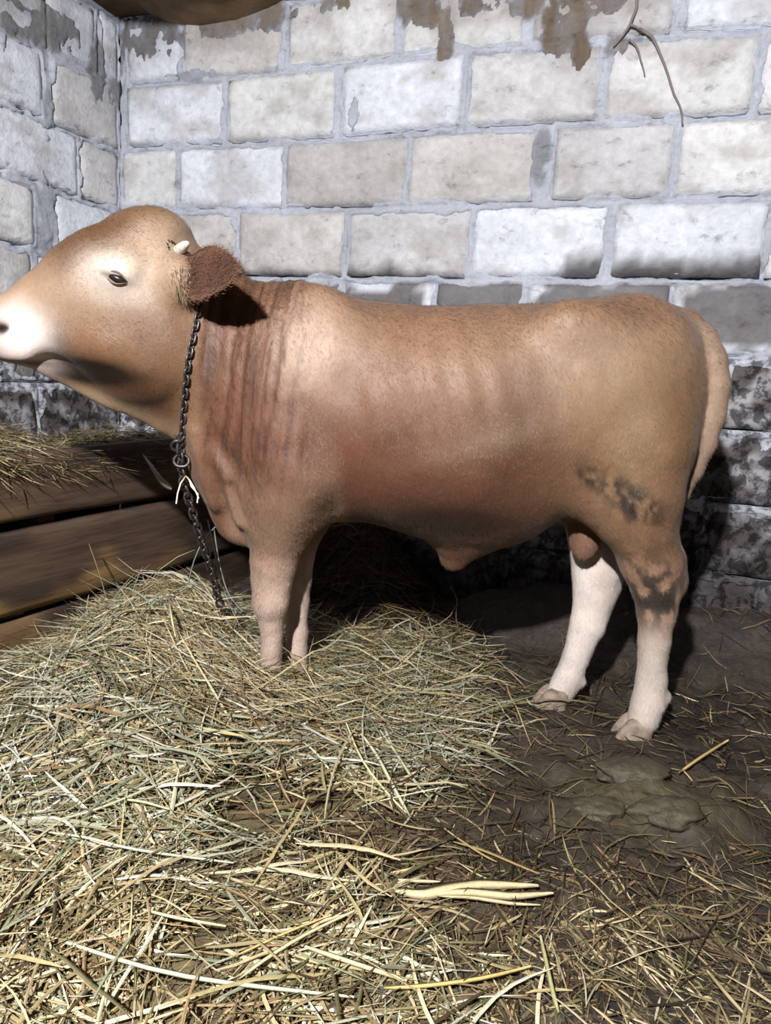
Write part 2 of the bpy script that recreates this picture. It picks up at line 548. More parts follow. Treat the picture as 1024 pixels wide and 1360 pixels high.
def ground(x, y):
    x = np.asarray(x, float); y = np.asarray(y, float)
    z = (fbm(v3(x * 3, y * 3, 0), 41, 3) - 0.5) * 0.045
    z = z + (fbm(v3(x * 11, y * 11, 2), 42, 3) - 0.5) * 0.022
    # trodden lumps of dung on the right
    z = z + 0.035 * heap(x, y, 0.60, 1.60, .12, .09) + 0.03 * heap(x, y, 0.46, 1.52, .1, .07) + 0.03 * heap(x, y, 0.72, 1.50, .1, .07)
    # rises towards the back wall
    wd = (x - CORNER[0]) * NB[0] + (y - CORNER[1]) * NB[1]
    z = z + 0.13 * smooth(0.42, 0.0, wd) * smooth(.2, .7, x) + .04 * smooth(.4, .05, wd)
    z = z + (fbm(v3(x * 9, y * 9, 6), 47, 4) - .5) * .06 * smooth(.15, .4, x) * smooth(1.2, 1.5, y)
    for hx, hy in ((.72, 1.905), (.525, 2.065)):           # trodden firm under the hind feet
        w = np.clip(1.6 * heap(x, y, hx, hy, .10, .08), 0, 1)
        z = z * (1 - w) + .014 * w
    return z - 0.012

def hay_h(x, y):
    """how thick the bedding lies"""
    x = np.asarray(x, float); y = np.asarray(y, float)
    h = 0.21 * heap(x, y, -0.62, 2.12, .24, .26) + 0.035 * heap(x, y, -0.30, 1.80, .38, .18) + 0.09 * heap(x, y, -0.75, 1.75, .4, .3)
    h = h + 0.05 * heap(x, y, -0.45, 1.45, .35, .3) + 0.03 * heap(x, y, 0.04, 2.2, .28, .28)
    h = h + 0.05 * heap(x, y, -.55, 2.5, .3, .3)
    return h + 0.02 * (fbm(v3(x * 5, y * 5, 5), 77, 3) - .3) * smooth(.35, -.1, x)

def top(x, y): return ground(x, y) + hay_h(x, y)

nx, ny = 330, 300
X, Y = np.meshgrid(np.linspace(-2.2, 2.2, nx), np.linspace(0.1, 3.75, ny), indexing='ij')
Z = ground(X, Y)
fine = fbm(v3(X * 30, Y * 30, 3), 50, 3)
Z = Z + (fine - .5) * 0.018 + (fbm(v3(X * 70, Y * 70, 3), 53, 2) - .5) * 0.008
t1 = fbm(v3(X * 4, Y * 4, 8), 51, 4); t2 = fbm(v3(X * 14, Y * 14, 9), 52, 3)
cA, cB, cC = lin(44, 38, 34), lin(62, 54, 47), lin(84, 78, 70)
w = smooth(.4, .62, t1)[..., None]
col = cA * (1 - w) + cB * w
olive = np.clip(heap(X, Y, .62, 1.58, .22, .16), 0, 1)[..., None] * .75
col = col * (1 - olive) + lin(92, 84, 62) * olive
w = smooth(.55, .75, t2)[..., None] * .5
col = col * (1 - w) + cC * w
wd = (X - CORNER[0]) * NB[0] + (Y - CORNER[1]) * NB[1]
w = smooth(.55, .1, wd)[..., None] * .6
col = col * (1 - w) + lin(74, 68, 66) * w
bed_w = (smooth(.35, -.05, X) * smooth(3.0, 2.6, Y))[..., None] * .75 * (.4 + .9 * fbm(v3(X * 8, Y * 8, 4), 54, 3)[..., None])
col = col * (1 - bed_w) + lin(112, 100, 72) * bed_w
floor_mat = vcol_mat('dung_floor', 0.72, 0.35, 55, 0.35, 0.6, bdist=0.012)
me = mesh_np('floor', v3(X, Y, Z).reshape(-1, 3), grid_faces(nx, ny), floor_mat, col.reshape(-1, 3))
link('floor', me, kind='structure')
# ------------------------------------------------------------------ the bull: one implicit surface, meshed with surface nets
class Field:
    def __init__(s, lo, hi, h):
        s.h = h
        s.ax = [np.arange(a, b + h, h) for a, b in zip(lo, hi)]
        s.f = np.full([len(a) for a in s.ax], 1.0, np.float32)
    def sub(s, lo, hi):
        sl = []
        for a, l, u in zip(s.ax, lo, hi):
            i0 = max(0, int(np.searchsorted(a, l)) - 1); i1 = min(len(a), int(np.searchsorted(a, u)) + 1)
            if i1 <= i0: i1 = i0 + 1
            sl.append(slice(i0, i1))
        G = np.meshgrid(*[a[q] for a, q in zip(s.ax, sl)], indexing='ij')
        return tuple(sl), G
    def add(s, fn, lo, hi, k=0.03, carve=False, pad=0.14):
        lo = np.array(lo) - pad; hi = np.array(hi) + pad
        sl, G = s.sub(lo, hi)
        d = fn(*G)
        f = s.f[sl]
        if carve: f, d = -f, d
        h = np.clip(k - np.abs(f - d), 0, None) / k
        r = np.minimum(f, d) - h * h * k * 0.25
        s.f[sl] = -r if carve else r
    def cone(s, a, b, ra, rb, k=0.03, carve=False, flat=1.0):
        a, b = np.array(a, float), np.array(b, float)
        ba = b - a; L2 = ba @ ba + 1e-9
        def fn(X, Y, Z):
            t = np.clip(((X - a[0]) * ba[0] + (Y - a[1]) * ba[1] + (Z - a[2]) * ba[2]) / L2, 0, 1)
            r = ra + (rb - ra) * t
            return np.sqrt((X - a[0] - t * ba[0]) ** 2 + ((Y - a[1] - t * ba[1]) / flat) ** 2 + (Z - a[2] - t * ba[2]) ** 2) - r
        m = max(ra, rb)
        s.add(fn, np.minimum(a, b) - m, np.maximum(a, b) + m, k, carve)
    def ell(s, c, r, k=0.03, carve=False, rot=0.0):
        c, r = np.array(c, float), np.array(r, float)
        co, si = math.cos(rot), math.sin(rot)
        def fn(X, Y, Z):
            x, y, z = X - c[0], Y - c[1], Z - c[2]
            x, z = x * co + z * si, -x * si + z * co
            k0 = np.sqrt((x / r[0]) ** 2 + (y / r[1]) ** 2 + (z / r[2]) ** 2)
            return (k0 - 1) * r.min() if False else k0 * (k0 - 1) / (np.sqrt((x / r[0] ** 2) ** 2 + (y / r[1] ** 2) ** 2 + (z / r[2] ** 2) ** 2) + 1e-6)
        m = r.max()
        s.add(fn, c - m, c + m, k, carve)
    def prof(s, tops, bots, wid, Yf, k=0.05, n=2.2, low=0.15, wide=0.5):
        """tops, bots: pixel outlines; wid: (px, half width); Yf: (px, mid plane)"""
        yx = [q[0] for q in Yf]; yy = [q[1] for q in Yf]
        T = np.array([at(x, y, np.interp(x, yx, yy)) for x, y in tops]); B = np.array([at(x, y, np.interp(x, yx, yy)) for x, y in bots])
        my = np.mean([q[1] for q in tops + bots])
        M = np.array([at(x, my, np.interp(x, yx, yy)) for x, _ in wid])
        Mw = np.array([w for _, w in wid]); My = np.array([np.interp(x, yx, yy) for x, _ in wid])
        x0, x1 = max(T[0, 0], B[0, 0]), min(T[-1, 0], B[-1, 0])
        def spl(x, xp, fp):                       # smooth interpolation (Hermite)
            xp, fp = np.asarray(xp), np.asarray(fp)
            mth = np.gradient(fp, xp)
            i = np.clip(np.searchsorted(xp, x) - 1, 0, len(xp) - 2)
            h = xp[i + 1] - xp[i]
            t = np.clip((x - xp[i]) / h, 0, 1)
            return ((2 * t ** 3 - 3 * t ** 2 + 1) * fp[i] + (t ** 3 - 2 * t ** 2 + t) * h * mth[i]
                    + (-2 * t ** 3 + 3 * t ** 2) * fp[i + 1] + (t ** 3 - t ** 2) * h * mth[i + 1])
        def fn(X, Y, Z):
            x = X[:, 0, 0]
            zt, zb = spl(x, T[:, 0], T[:, 2]), spl(x, B[:, 0], B[:, 2])
            w, yc = spl(x, M[:, 0], Mw), spl(x, M[:, 0], My)
            zc = (zb + (zt - zb) * wide)[:, None, None]
            zt, zb, w, yc = [q[:, None, None] for q in (zt, zb, w, yc)]
            up = Z > zc
            H = np.where(up, zt - zc, zc - zb)
            zn = (Z - zc) / H
            ww = w * (1 - low * np.clip(-zn, 0, 1))
            rr = (np.abs((Y - yc) / ww) ** n + np.abs(zn) ** n) ** (1 / n)
            d = (rr - 1) * np.minimum(np.minimum(w, H), 0.16)
            ex = np.maximum(x0 - x, x - x1)[:, None, None]
            ex = np.clip(ex + 0.02, 0, None)
            return np.where(d > 0, np.sqrt(d * d + ex * ex), d + ex)
        s.add(fn, (x0, My.min() - Mw.max(), B[:, 2].min()), (x1, My.max() + Mw.max(), T[:, 2].max()), k)

def surface_nets(f, ax, h):
    nx, ny, nz = f.shape
    ins = f < 0
    c = np.zeros((nx - 1, ny - 1, nz - 1), np.int8)
    offs = [(i, j, k) for i in (0, 1) for j in (0, 1) for k in (0, 1)]
    for i, j, k in offs:
        c += ins[i:nx - 1 + i, j:ny - 1 + j, k:nz - 1 + k]
    act = (c > 0) & (c < 8)
    idx = np.full(act.shape, -1, np.int64)
    cells = np.argwhere(act)
    idx[act] = np.arange(len(cells))
    acc = np.zeros((len(cells), 3)); cnt = np.zeros(len(cells))
    for a in offs:
        for d in range(3):
            if a[d]: continue
            b = list(a); b[d] = 1
            fa = f[cells[:, 0] + a[0], cells[:, 1] + a[1], cells[:, 2] + a[2]]
            fb = f[cells[:, 0] + b[0], cells[:, 1] + b[1], cells[:, 2] + b[2]]
            m = (fa < 0) != (fb < 0)
            t = np.where(m, fa / np.where(m, fa - fb, 1), 0)
            p = np.tile(np.array(a, float), (len(cells), 1)); p[:, d] += t
            acc += p * m[:, None]; cnt += m
    V = cells + acc / cnt[:, None]
    V = V * h + np.array([a[0] for a in ax])
    Fs = []
    for d in range(3):
        u, v = (d + 1) % 3, (d + 2) % 3
        sa = [slice(None)] * 3; sb = [slice(None)] * 3
        sa[d] = slice(0, -1); sb[d] = slice(1, None)
        A, B = ins[tuple(sa)], ins[tuple(sb)]
        for flip in (False, True):
            e = np.argwhere((A & ~B) if not flip else (~A & B))
            e = e[(e[:, u] > 0) & (e[:, v] > 0)]
            e = e[(e[:, u] < f.shape[u] - 1) & (e[:, v] < f.shape[v] - 1)]
            q = []
            for du, dv in ((-1, -1), (0, -1), (0, 0), (-1, 0)):
                w = e.copy(); w[:, u] += du; w[:, v] += dv
                q.append(idx[w[:, 0], w[:, 1], w[:, 2]])
            q = np.stack(q, 1)
            if flip: q = q[:, ::-1]
            Fs.append(q)
    return V, np.concatenate(Fs)

def vert_normals(V, F):
    n = np.cross(V[F[:, 2]] - V[F[:, 0]], V[F[:, 3]] - V[F[:, 1]])
    N = np.zeros_like(V)
    for j in range(4): np.add.at(N, F[:, j], n)
    return N / (np.linalg.norm(N, axis=1, keepdims=True) + 1e-12)

def relax(V, F, it, lam=0.5):
    for _ in range(it):
        A = np.zeros_like(V); c = np.zeros(len(V))
        for j in range(4):
            a, b = F[:, j], F[:, (j + 1) % 4]
            np.add.at(A, a, V[b]); np.add.at(c, a, 1)
            np.add.at(A, b, V[a]); np.add.at(c, b, 1)
        V = V + lam * (A / c[:, None] - V)
    return V

CY = 2.0                                         # mid plane of the animal
fd = Field((-1.10, 1.60, 0.0), (1.0, 2.40, 1.36), 0.0085)
pxm = 2.0 / FPX * 0.97                           # metres per pixel about the mid plane

# trunk
fd.prof([(325, 480), (345, 425), (380, 392), (430, 389), (480, 398), (540, 404), (600, 405), (660, 405), (720, 402), (780, 397), (830, 400), (880, 408), (912, 426), (934, 458), (943, 520)],
        [(325, 660), (345, 690), (380, 694), (430, 690), (480, 690), (540, 706), (600, 722), (650, 726), (700, 712), (740, 686), (790, 672), (840, 676), (885, 660), (912, 612), (936, 545)],
        [(325, .09), (350, .15), (400, .19), (460, .225), (540, .25), (620, .26), (700, .25), (770, .235), (830, .215), (885, .16), (920, .09), (942, .035)],
        [(325, 1.99), (400, CY), (942, CY)], k=0.02, n=2.25, low=0.08, wide=.5)
# neck
NY = [(200, 1.93), (250, 1.94), (330, 1.975), (430, CY)]
fd.prof([(205, 300), (240, 310), (270, 330), (300, 352), (330, 366), (360, 376), (400, 386), (440, 392)],
        [(205, 540), (240, 585), (256, 632), (275, 664), (302, 690), (330, 704), (360, 700), (400, 690)],
        [(205, .10), (240, .112), (290, .128), (340, .15), (390, .18), (430, .19)],
        NY, k=0.06, n=2.1, low=0.30, wide=.55)
# brisket / dewlap fold
fd.cone(at(262, 600, 1.95), at(318, 690, 1.98), .03, .045, 0.05)
fd.cone(at(318, 690, 1.98), at(352, 694, 2.0), .04, .06, 0.06)
# shoulder blade and point of the shoulder
fd.ell(at(392, 520, 1.875), (.14, .075, .24), 0.08, rot=-.25)
fd.ell(at(392, 520, 2.125), (.14, .075, .24), 0.08, rot=-.25)
fd.ell(at(345, 590, 1.90), (.07, .06, .09), 0.07)
fd.ell(at(345, 590, 2.09), (.07, .06, .09), 0.07)
# hip bones and thigh muscle
for yy in (1.82, 2.18):
    fd.ell(at(775, 432, yy), (.085, .045, .05), 0.07)
    fd.ell(at(838, 525, yy + (.06 if yy < CY else -.06)), (.14, .085, .22), 0.08, rot=.05)
    fd.ell(at(885, 470, yy + (.09 if yy < CY else -.09)), (.05, .05, .08), 0.06)
# flank fold running to the stifle
fd.cone(at(762, 640, 1.86), at(815, 690, 1.87), .045, .05, 0.06)
fd.cone(at(762, 640, 2.14), at(800, 680, 2.12), .045, .05, 0.06)
# sheath
fd.cone(at(612, 716, CY), at(604, 742, CY), .055, .028, 0.07)
# folds of the dewlap and the hollow before the shoulder
fd.cone(at(258, 575, 1.86), at(284, 668, 1.90), .012, .022, 0.03)
fd.cone(at(290, 600, 1.845), at(318, 690, 1.88), .012, .020, 0.03)
fd.cone(at(282, 585, 1.835), at(322, 640, 1.82), .016, .022, 0.03, carve=True)
fd.cone(at(306, 650, 1.85), at(326, 690, 1.85), .012, .016, 0.03, carve=True)
# elbow
fd.ell(at(412, 640, 1.83), (.045, .05, .05), 0.05)
# legs : pixel x, y, radius in pixels, distance
def leg(pts, k=0.010, k0=.07):
    for i in range(len(pts) - 1):
        (x, y, r, Y), (x2, y2, r2, Y2) = pts[i], pts[i + 1]
        fd.cone(at(x, y, Y), at(x2, y2, Y2), r * Y / FPX * .98, r2 * Y2 / FPX * .98, k0 if i == 0 else (.04 if i == 1 else k))
leg([(850, 600, 64, 1.88), (850, 660, 52, 1.875), (853, 700, 48, 1.88), (864, 742, 44, 1.89), (872, 775, 37, 1.90), (872, 812, 28, 1.90), (870, 850, 22, 1.90), (867, 900, 19.5, 1.905), (862, 932, 21, 1.905), (855, 955, 21, 1.90)])
leg([(800, 600, 55, 2.12), (790, 665, 44, 2.11), (788, 715, 34, 2.10), (793, 760, 32, 2.09), (792, 788, 29, 2.085), (781, 830, 22, 2.08), (765, 872, 19, 2.075), (754, 902, 20, 2.07), (745, 920, 20, 2.065)])
leg([(388, 610, 56, 1.88), (380, 660, 49, 1.90), (371, 705, 41, 1.92), (364, 745, 33, 1.93), (360, 772, 29, 1.935), (359, 798, 28, 1.93), (361, 824, 19, 1.94), (361, 862, 16.5, 1.945), (358, 900, 19, 1.95), (356, 916, 20, 1.95)])
leg([(402, 620, 50, 2.10), (398, 680, 34, 2.09), (394, 740, 23, 2.075), (393, 770, 22, 2.07), (393, 796, 19, 2.07), (394, 840, 15.5, 2.065), (393, 885, 16, 2.06), (391, 905, 18, 2.06)])
# hock points
fd.cone(at(893, 745, 1.89), at(897, 772, 1.90), .026, .02, 0.035)
fd.cone(at(815, 748, 2.09), at(816, 778, 2.085), .024, .018, 0.03)
# dewclaws
for (x, y, Y) in ((884, 925, 1.905), (772, 905, 2.07)):
    fd.ell(at(x, y, Y), (.016, .02, .018), .012)
# scrotum
fd.ell(at(778, 706, 1.985), (.041, .05, .078), 0.015)
fd.cone(at(776, 640, 1.99), at(777, 690, 1.985), .05, .035, .04)
# tail: root on the rump, hanging against the thigh
tail = [(890, 416, 13), (914, 428, 17), (932, 448, 18), (944, 478, 18), (948, 512, 18), (944, 550, 17), (933, 588, 16), (917, 624, 15), (902, 655, 13), (890, 684, 11), (884, 708, 8)]
for i in range(len(tail) - 1):
    (x, y, r), (x2, y2, r2) = tail[i], tail[i + 1]
    Ya = CY - .09 * min(1, i / 3); Yb = CY - .09 * min(1, (i + 1) / 3)
    fd.cone(at(x, y, Ya), at(x2, y2, Yb), r * 2 / FPX, r2 * 2 / FPX, 0.012)
# head
HY = [(-30, 1.84), (60, 1.87), (150, 1.895), (250, 1.93)]
fd.prof([(-24, 418), (-14, 405), (2, 394), (30, 376), (58, 352), (78, 328), (100, 311), (140, 295), (165, 286), (192, 283), (222, 291), (248, 314)],
        [(-24, 462), (-14, 474), (2, 481), (30, 487), (58, 492), (90, 502), (130, 526), (165, 548), (200, 563), (222, 568), (248, 562)],
        [(-24, .045), (-8, .066), (20, .074), (50, .068), (85, .078), (120, .098), (155, .112), (200, .118), (248, .112)],
        HY, k=0.045, n=2.35, low=0.46, wide=.54)
# muzzle lips, jaw, cheek muscle, brow
for s_ in (-1, 1):
    def hy(px, off): return np.interp(px, [q[0] for q in HY], [q[1] for q in HY]) + s_ * off
    fd.ell(at(16, 455, hy(16, .045)), (.065, .03, .045), 0.03)
    fd.ell(at(-12, 436, hy(-12, .028)), (.02, .025, .028), 0.02)
    fd.ell(at(180, 470, hy(180, .070)), (.115, .045, .105), 0.06)      # cheek
    fd.ell(at(155, 352, hy(155, .098)), (.05, .022, .030), 0.035)      # brow
    fd.ell(at(152, 369, hy(152, .098)), (.036, .026, .026), 0.03)      # eyeball in its lids
    fd.ell(at(100, 452, hy(100, .070)), (.10, .03, .04), 0.05, rot=-.1) # cheek ridge
    fd.ell(at(243, 372, hy(243, .095)), (.04, .05, .05), 0.05)         # root of the ear
    # nostril and the line of the mouth
    fd.ell(at(4, 436, hy(4, .072)), (.013, .026, .012), 0.008, carve=True)
    fd.cone(at(-16, 470, hy(-16, .068)), at(52, 480, hy(52, .078)), .005, .005, 0.010, carve=True)
fd.ell(at(200, 304, 1.91), (.08, .075, .03), 0.04)                    # poll
fd.cone(at(66, 486, 1.875), at(150, 520, 1.895), .022, .036, 0.03)      # lower jaw
bV, bF = surface_nets(fd.f, fd.ax, fd.h)
bV = relax(bV, bF, 3, .5)
bN = vert_normals(bV, bF)

# colour of the coat, with painted sheen and shade in places ------------------------------------------------
def px_of(V):                                    # pixel-like coordinates of the animal's own side view
    o = at(512, 680, CY)
    # the animal's length axis and height, measured in pixels of a plane at CY
    e1 = (at(513, 680, CY) - o); e2 = (at(512, 681, CY) - o)
    A = np.array([[e1[0], e2[0]], [e1[2], e2[2]]])
    d = np.stack([V[:, 0] - o[0], V[:, 2] - o[2]], 0)
    q = np.linalg.solve(A, d)
    return 512 + q[0], 680 + q[1]

def side_xy(px, py, Y):                          # same coordinates for a point known at distance Y
    p = at(px, py, Y)[None]
    a, b_ = px_of(p)
    return a[0], b_[0]

QX, QY = px_of(bV)
n1 = fbm(bV * np.array([9, 9, 9]), 21, 4)
n2 = fbm(bV * np.array([40, 40, 30]), 22, 3)
n3 = fbm(bV * np.array([7, 7, 4.5]) + 5, 25, 2)
col = np.tile(lin(176, 138, 108), (len(bV), 1))
def paint(px, py, rx, ry, c, st=1.0, Y=1.78, hard=1.0, sel=None, nz=.5, rot=0.):
    global col
    x0, y0 = side_xy(px, py, Y)
    dx, dy = QX - x0, QY - y0
    dx, dy = dx * math.cos(rot) + dy * math.sin(rot), -dx * math.sin(rot) + dy * math.cos(rot)
    g_ = np.exp(-((dx / rx) ** 2 + (dy / ry) ** 2) ** hard)
    w = np.clip(g_ * st * (1 - nz + 2 * nz * n1), 0, 1)
    if sel is not None: w = w * sel
    col = col * (1 - w[:, None]) + np.asarray(c) * w[:, None]
near = smooth(2.06, 1.96, bV[:, 1]); far = 1 - near
cRED, cFAWN, cPALE, cBRN, cWHT = lin(138, 88, 66), lin(178, 140, 106), lin(212, 186, 164), lin(112, 72, 48), lin(226, 214, 204)
paint(400, 600, 120, 130, cRED, .9)
paint(500, 640, 240, 60, lin(116, 74, 54), .7)  # lower trunk darkened: reddish coat plus painted underside shade
paint(330, 490, 70, 170, cRED, 1.0)
paint(560, 620, 180, 70, cRED, .7)
paint(690, 600, 60, 80, cBRN, 1.0)
paint(695, 520, 30, 60, cBRN, .7)
paint(590, 450, 70, 40, lin(150, 104, 76), .5)
paint(520, 500, 60, 50, lin(150, 106, 80), .4)
paint(560, 430, 200, 35, lin(172, 130, 98), .6)
paint(415, 465, 60, 60, lin(224, 200, 182), .75)  # pale hair plus a painted sheen highlight on the shoulder
paint(620, 470, 130, 50, cPALE, .3)
paint(790, 470, 80, 60, lin(218, 196, 176), .65)  # pale hair plus a painted sheen highlight on the hip
paint(640, 585, 70, 18, cPALE, .45, rot=-.25)
paint(940, 430, 40, 60, cPALE, .5)
paint(850, 560, 90, 110, lin(176, 148, 112), .8)
paint(900, 560, 26, 60, lin(140, 106, 74), .6)
paint(820, 410, 110, 20, lin(150, 112, 82), .6)
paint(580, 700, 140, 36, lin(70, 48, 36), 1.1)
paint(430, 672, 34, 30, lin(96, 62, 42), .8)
paint(606, 745, 45, 30, lin(112, 72, 46), 1.0, Y=1.97)
paint(520, 578, 14, 10, lin(110, 78, 60), .6)
# manure stuck to stifle and belly
for a in ((785, 632, 34, 12, .9, .3), (845, 672, 34, 22, .85, .5), (818, 655, 24, 14, .55, .5), (860, 775, 56, 50, .7, 0), (880, 800, 50, 44, .8, 0), (600, 690, 70, 18, .5, 0)):
    w0 = smooth(.42, .60, n2) * near
    paint(*a[:4], lin(58, 52, 45), a[4] * 1.3, Y=1.84, sel=w0, rot=a[5])
# pale lower legs
def legpaint(y0, y1, x0, x1, sel, c=cWHT, st=1.0):
    global col
    _, ya = side_xy(x0, y0, 1.92); _, yb = side_xy(x0, y1, 1.92)
    w = smooth(ya, yb, QY + (n1 - .5) * 40) * sel * smooth(x0 - 20, x0, QX) * smooth(x1 + 20, x1, QX) * st
    col = col * (1 - w[:, None]) + c * w[:, None]
legpaint(560, 700, 320, 450, near, lin(190, 158, 136), .8)
legpaint(720, 840, 300, 420, near, lin(206, 178, 160), .95)
legpaint(700, 790, 360, 450, far, lin(214, 190, 172), .95)
legpaint(790, 880, 780, 930, near, lin(202, 188, 176), .95)
legpaint(690, 730, 700, 850, far, cWHT, 1.0)
# tail is paler
tl = np.array([side_xy(x, y, CY - .08) for x, y, _ in tail])
dd = np.min(np.hypot(QX[:, None] - tl[None, :, 0], (QY[:, None] - tl[None, :, 1]) * .6), 1)
w = smooth(24, 12, dd) * smooth(425, 450, QY) * (np.abs(bV[:, 1] - 1.915) < .06)
col = col * (1 - w[:, None]) + lin(194, 170, 150) * w[:, None]
# head
hd = smooth(298, 272, QX)
paint(120, 420, 150, 160, lin(196, 164, 134), .9, Y=1.80, sel=hd)
paint(180, 470, 84, 74, lin(122, 84, 52), 1.2, Y=1.80, sel=hd)
paint(130, 310, 95, 26, lin(122, 84, 50), 1.2, Y=1.85, sel=hd, rot=-.35)
paint(95, 345, 18, 30, lin(120, 84, 52), 1.1, Y=1.82, sel=hd)
paint(150, 372, 44, 31, lin(254, 246, 240), 1.1, Y=1.79, nz=.1, hard=1.2)
paint(95, 400, 40, 30, lin(214, 188, 162), .6, Y=1.8)
paint(215, 350, 40, 50, lin(196, 172, 146), .7, Y=1.8, sel=hd)
paint(80, 468, 24, 26, lin(126, 90, 56), .9, Y=1.80)
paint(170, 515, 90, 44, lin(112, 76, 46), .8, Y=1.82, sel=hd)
paint(150, 440, 110, 46, lin(150, 110, 74), .7, Y=1.80, sel=hd)
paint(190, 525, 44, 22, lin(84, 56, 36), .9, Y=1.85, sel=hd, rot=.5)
paint(140, 540, 70, 16, lin(212, 186, 150), .8, Y=1.87, rot=.45)
paint(116, 494, 66, 15, lin(38, 25, 17), 1.6, Y=1.82, rot=.12, nz=.2, hard=1.3)  # brown hair, with the shade of the cheek overhang painted in
paint(75, 465, 16, 26, lin(70, 48, 30), .9, Y=1.80)
paint(24, 450, 42, 38, lin(252, 242, 242), 1.0, Y=1.79, nz=.1, hard=1.6)
paint(-10, 455, 20, 34, lin(214, 180, 178), .8, Y=1.80, nz=.2)
paint(4, 437, 9, 8, lin(52, 34, 34), 1.0, Y=1.80, nz=.1, hard=2)
paint(25, 480, 46, 4, lin(84, 62, 54), .8, Y=1.81, nz=.2, rot=.1)
paint(152, 368, 17, 4.5, lin(84, 62, 56), .8, Y=1.78, nz=.1, hard=1.5, rot=.35)
paint(778, 705, 30, 46, lin(160, 118, 98), .9, Y=1.97, sel=np.abs(bV[:, 1] - 1.985) < .055, hard=2, nz=.15)
# damp streaks of hair on the neck (they follow the skin folds)
sk = smooth(270, 310, QX) * smooth(450, 380, QX) * smooth(345, 400, QY) * smooth(690, 560, QY)
uu = QX + (QY - 500) * .16 + 14 * fbm(v3(QX * .02, QY * .01), 3, 2)
st_ = fbm(v3(uu * .34, QY * .010, 3.), 60, 3)
w = smooth(.46, .66, st_) * sk * .6
col = col * (1 - w[:, None]) + lin(74, 46, 36) * w[:, None]
col = col * (0.72 + .34 * n1[:, None] + .22 * n3[:, None]) * (0.9 + .2 * n2[:, None])
gr_ = col.mean(1, keepdims=True)
kk = np.array([.54, .485, .44])
legw = smooth(700, 760, QY)[:, None]; hw = hd[:, None]
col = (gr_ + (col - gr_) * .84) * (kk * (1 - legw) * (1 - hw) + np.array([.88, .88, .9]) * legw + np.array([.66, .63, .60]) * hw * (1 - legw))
# relief: skin folds on the neck, ribs, roughness of the hair
fold = (np.sin(uu * .36) * .35 + (st_ - .5) * 2.2) * sk * .0042
ribs = np.sin((QX - (QY - 500) * .25) * .17) * .0022 * np.exp(-((QX - 580) / 110) ** 2 - ((QY - 540) / 90) ** 2)
bV = bV + bN * (-fold + ribs + (n1 - .5) * .012 + (n3 - .5) * .012 + (n2 - .5) * .0015)[:, None]

coat_mat = vcol_mat('coat', 0.5, 0.3, 130, 0.10, 0.4, (1, 1, .6), sheen=0.08, bdist=0.003)
bull = empty('bull', (0.2, CY, 0.0), 'tan young bull with white lower legs and muzzle, standing side-on on straw', 'bull')
def child(name, me, label=None, parent=bull):
    o = link(name, me, parent)
    if parent is bull: o.matrix_parent_inverse = Matrix.Translation(-Vector(parent.location))
    if label: o['label'] = label
    return o
# short hair lying along the coat, part of the body itself
bN2 = vert_normals(bV, bF)
hr = np.random.default_rng(5)
NH = 150000
fi = hr.integers(0, len(bF), NH)
ab = hr.random((NH, 2))
q = bF[fi]
wq = np.stack([(1 - ab[:, 0]) * (1 - ab[:, 1]), ab[:, 0] * (1 - ab[:, 1]), ab[:, 0] * ab[:, 1], (1 - ab[:, 0]) * ab[:, 1]], 1)
hp = (bV[q] * wq[..., None]).sum(1); hn = (bN2[q] * wq[..., None]).sum(1); hn /= np.linalg.norm(hn, axis=1, keepdims=True)
hc = (col[q] * wq[..., None]).sum(1)
hqx, hqy = px_of(hp)
hw_ = smooth(298, 272, hqx)[:, None]; lw_ = smooth(680, 740, hqy)[:, None]
fl_ = np.array([.5, 0, -.8]) * (1 - hw_) + np.array([.9, 0, -.35]) * hw_
fl_ = fl_ * (1 - lw_) + np.array([.12, 0, -1.]) * lw_
fl_ = fl_ + (fbm(hp * 7, 70, 2)[:, None] - .5) * np.array([1.2, 0, -.9]) + hr.normal(0, .22, (NH, 3))
fl_ = fl_ - hn * (fl_ * hn).sum(1, keepdims=True)
fl_ /= np.linalg.norm(fl_, axis=1, keepdims=True) + 1e-9
hl = hr.uniform(.006, .015, NH)[:, None] * (1 - .35 * hw_) * (1 - .55 * hw_ * smooth(150, 100, hqx)[:, None])
keep = np.ones(NH, bool)
ex_, ey_ = side_xy(153, 369, 1.78)
keep &= np.hypot(hqx - ex_, hqy - ey_) > 20
mx_, my_ = side_xy(4, 440, 1.8)
keep &= (hqx - mx_) > 30
hp, hn, hc, fl_, hl = hp[keep], hn[keep], hc[keep], fl_[keep], hl[keep]
sd = np.cross(hn, fl_) * .0007
tip_ = hp + fl_ * hl + hn * hl * .22
hv = np.stack([hp - sd - hn * .001, hp + sd - hn * .001, tip_ + sd * .15, tip_ - sd * .15], 1).reshape(-1, 3)
hf = np.arange(len(hv)).reshape(-1, 4) + len(bV)
hcol = np.repeat(hc * hr.uniform(.9, 1.12, len(hc))[:, None], 4, axis=0)
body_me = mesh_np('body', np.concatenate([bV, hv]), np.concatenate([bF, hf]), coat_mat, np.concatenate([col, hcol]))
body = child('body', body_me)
bvh = BVHTree.FromPolygons([tuple(v) for v in bV], [tuple(int(i) for i in f) for f in bF])

def on_body(px, py, back=0.0):
    d = Vector(ray(px, py)).normalized()
    h = bvh.ray_cast(Vector((0, 0, HC)), d)
    return (np.array(h[0]) - np.array(d) * back, np.array(h[1])) if h[0] is not None else (None, None)

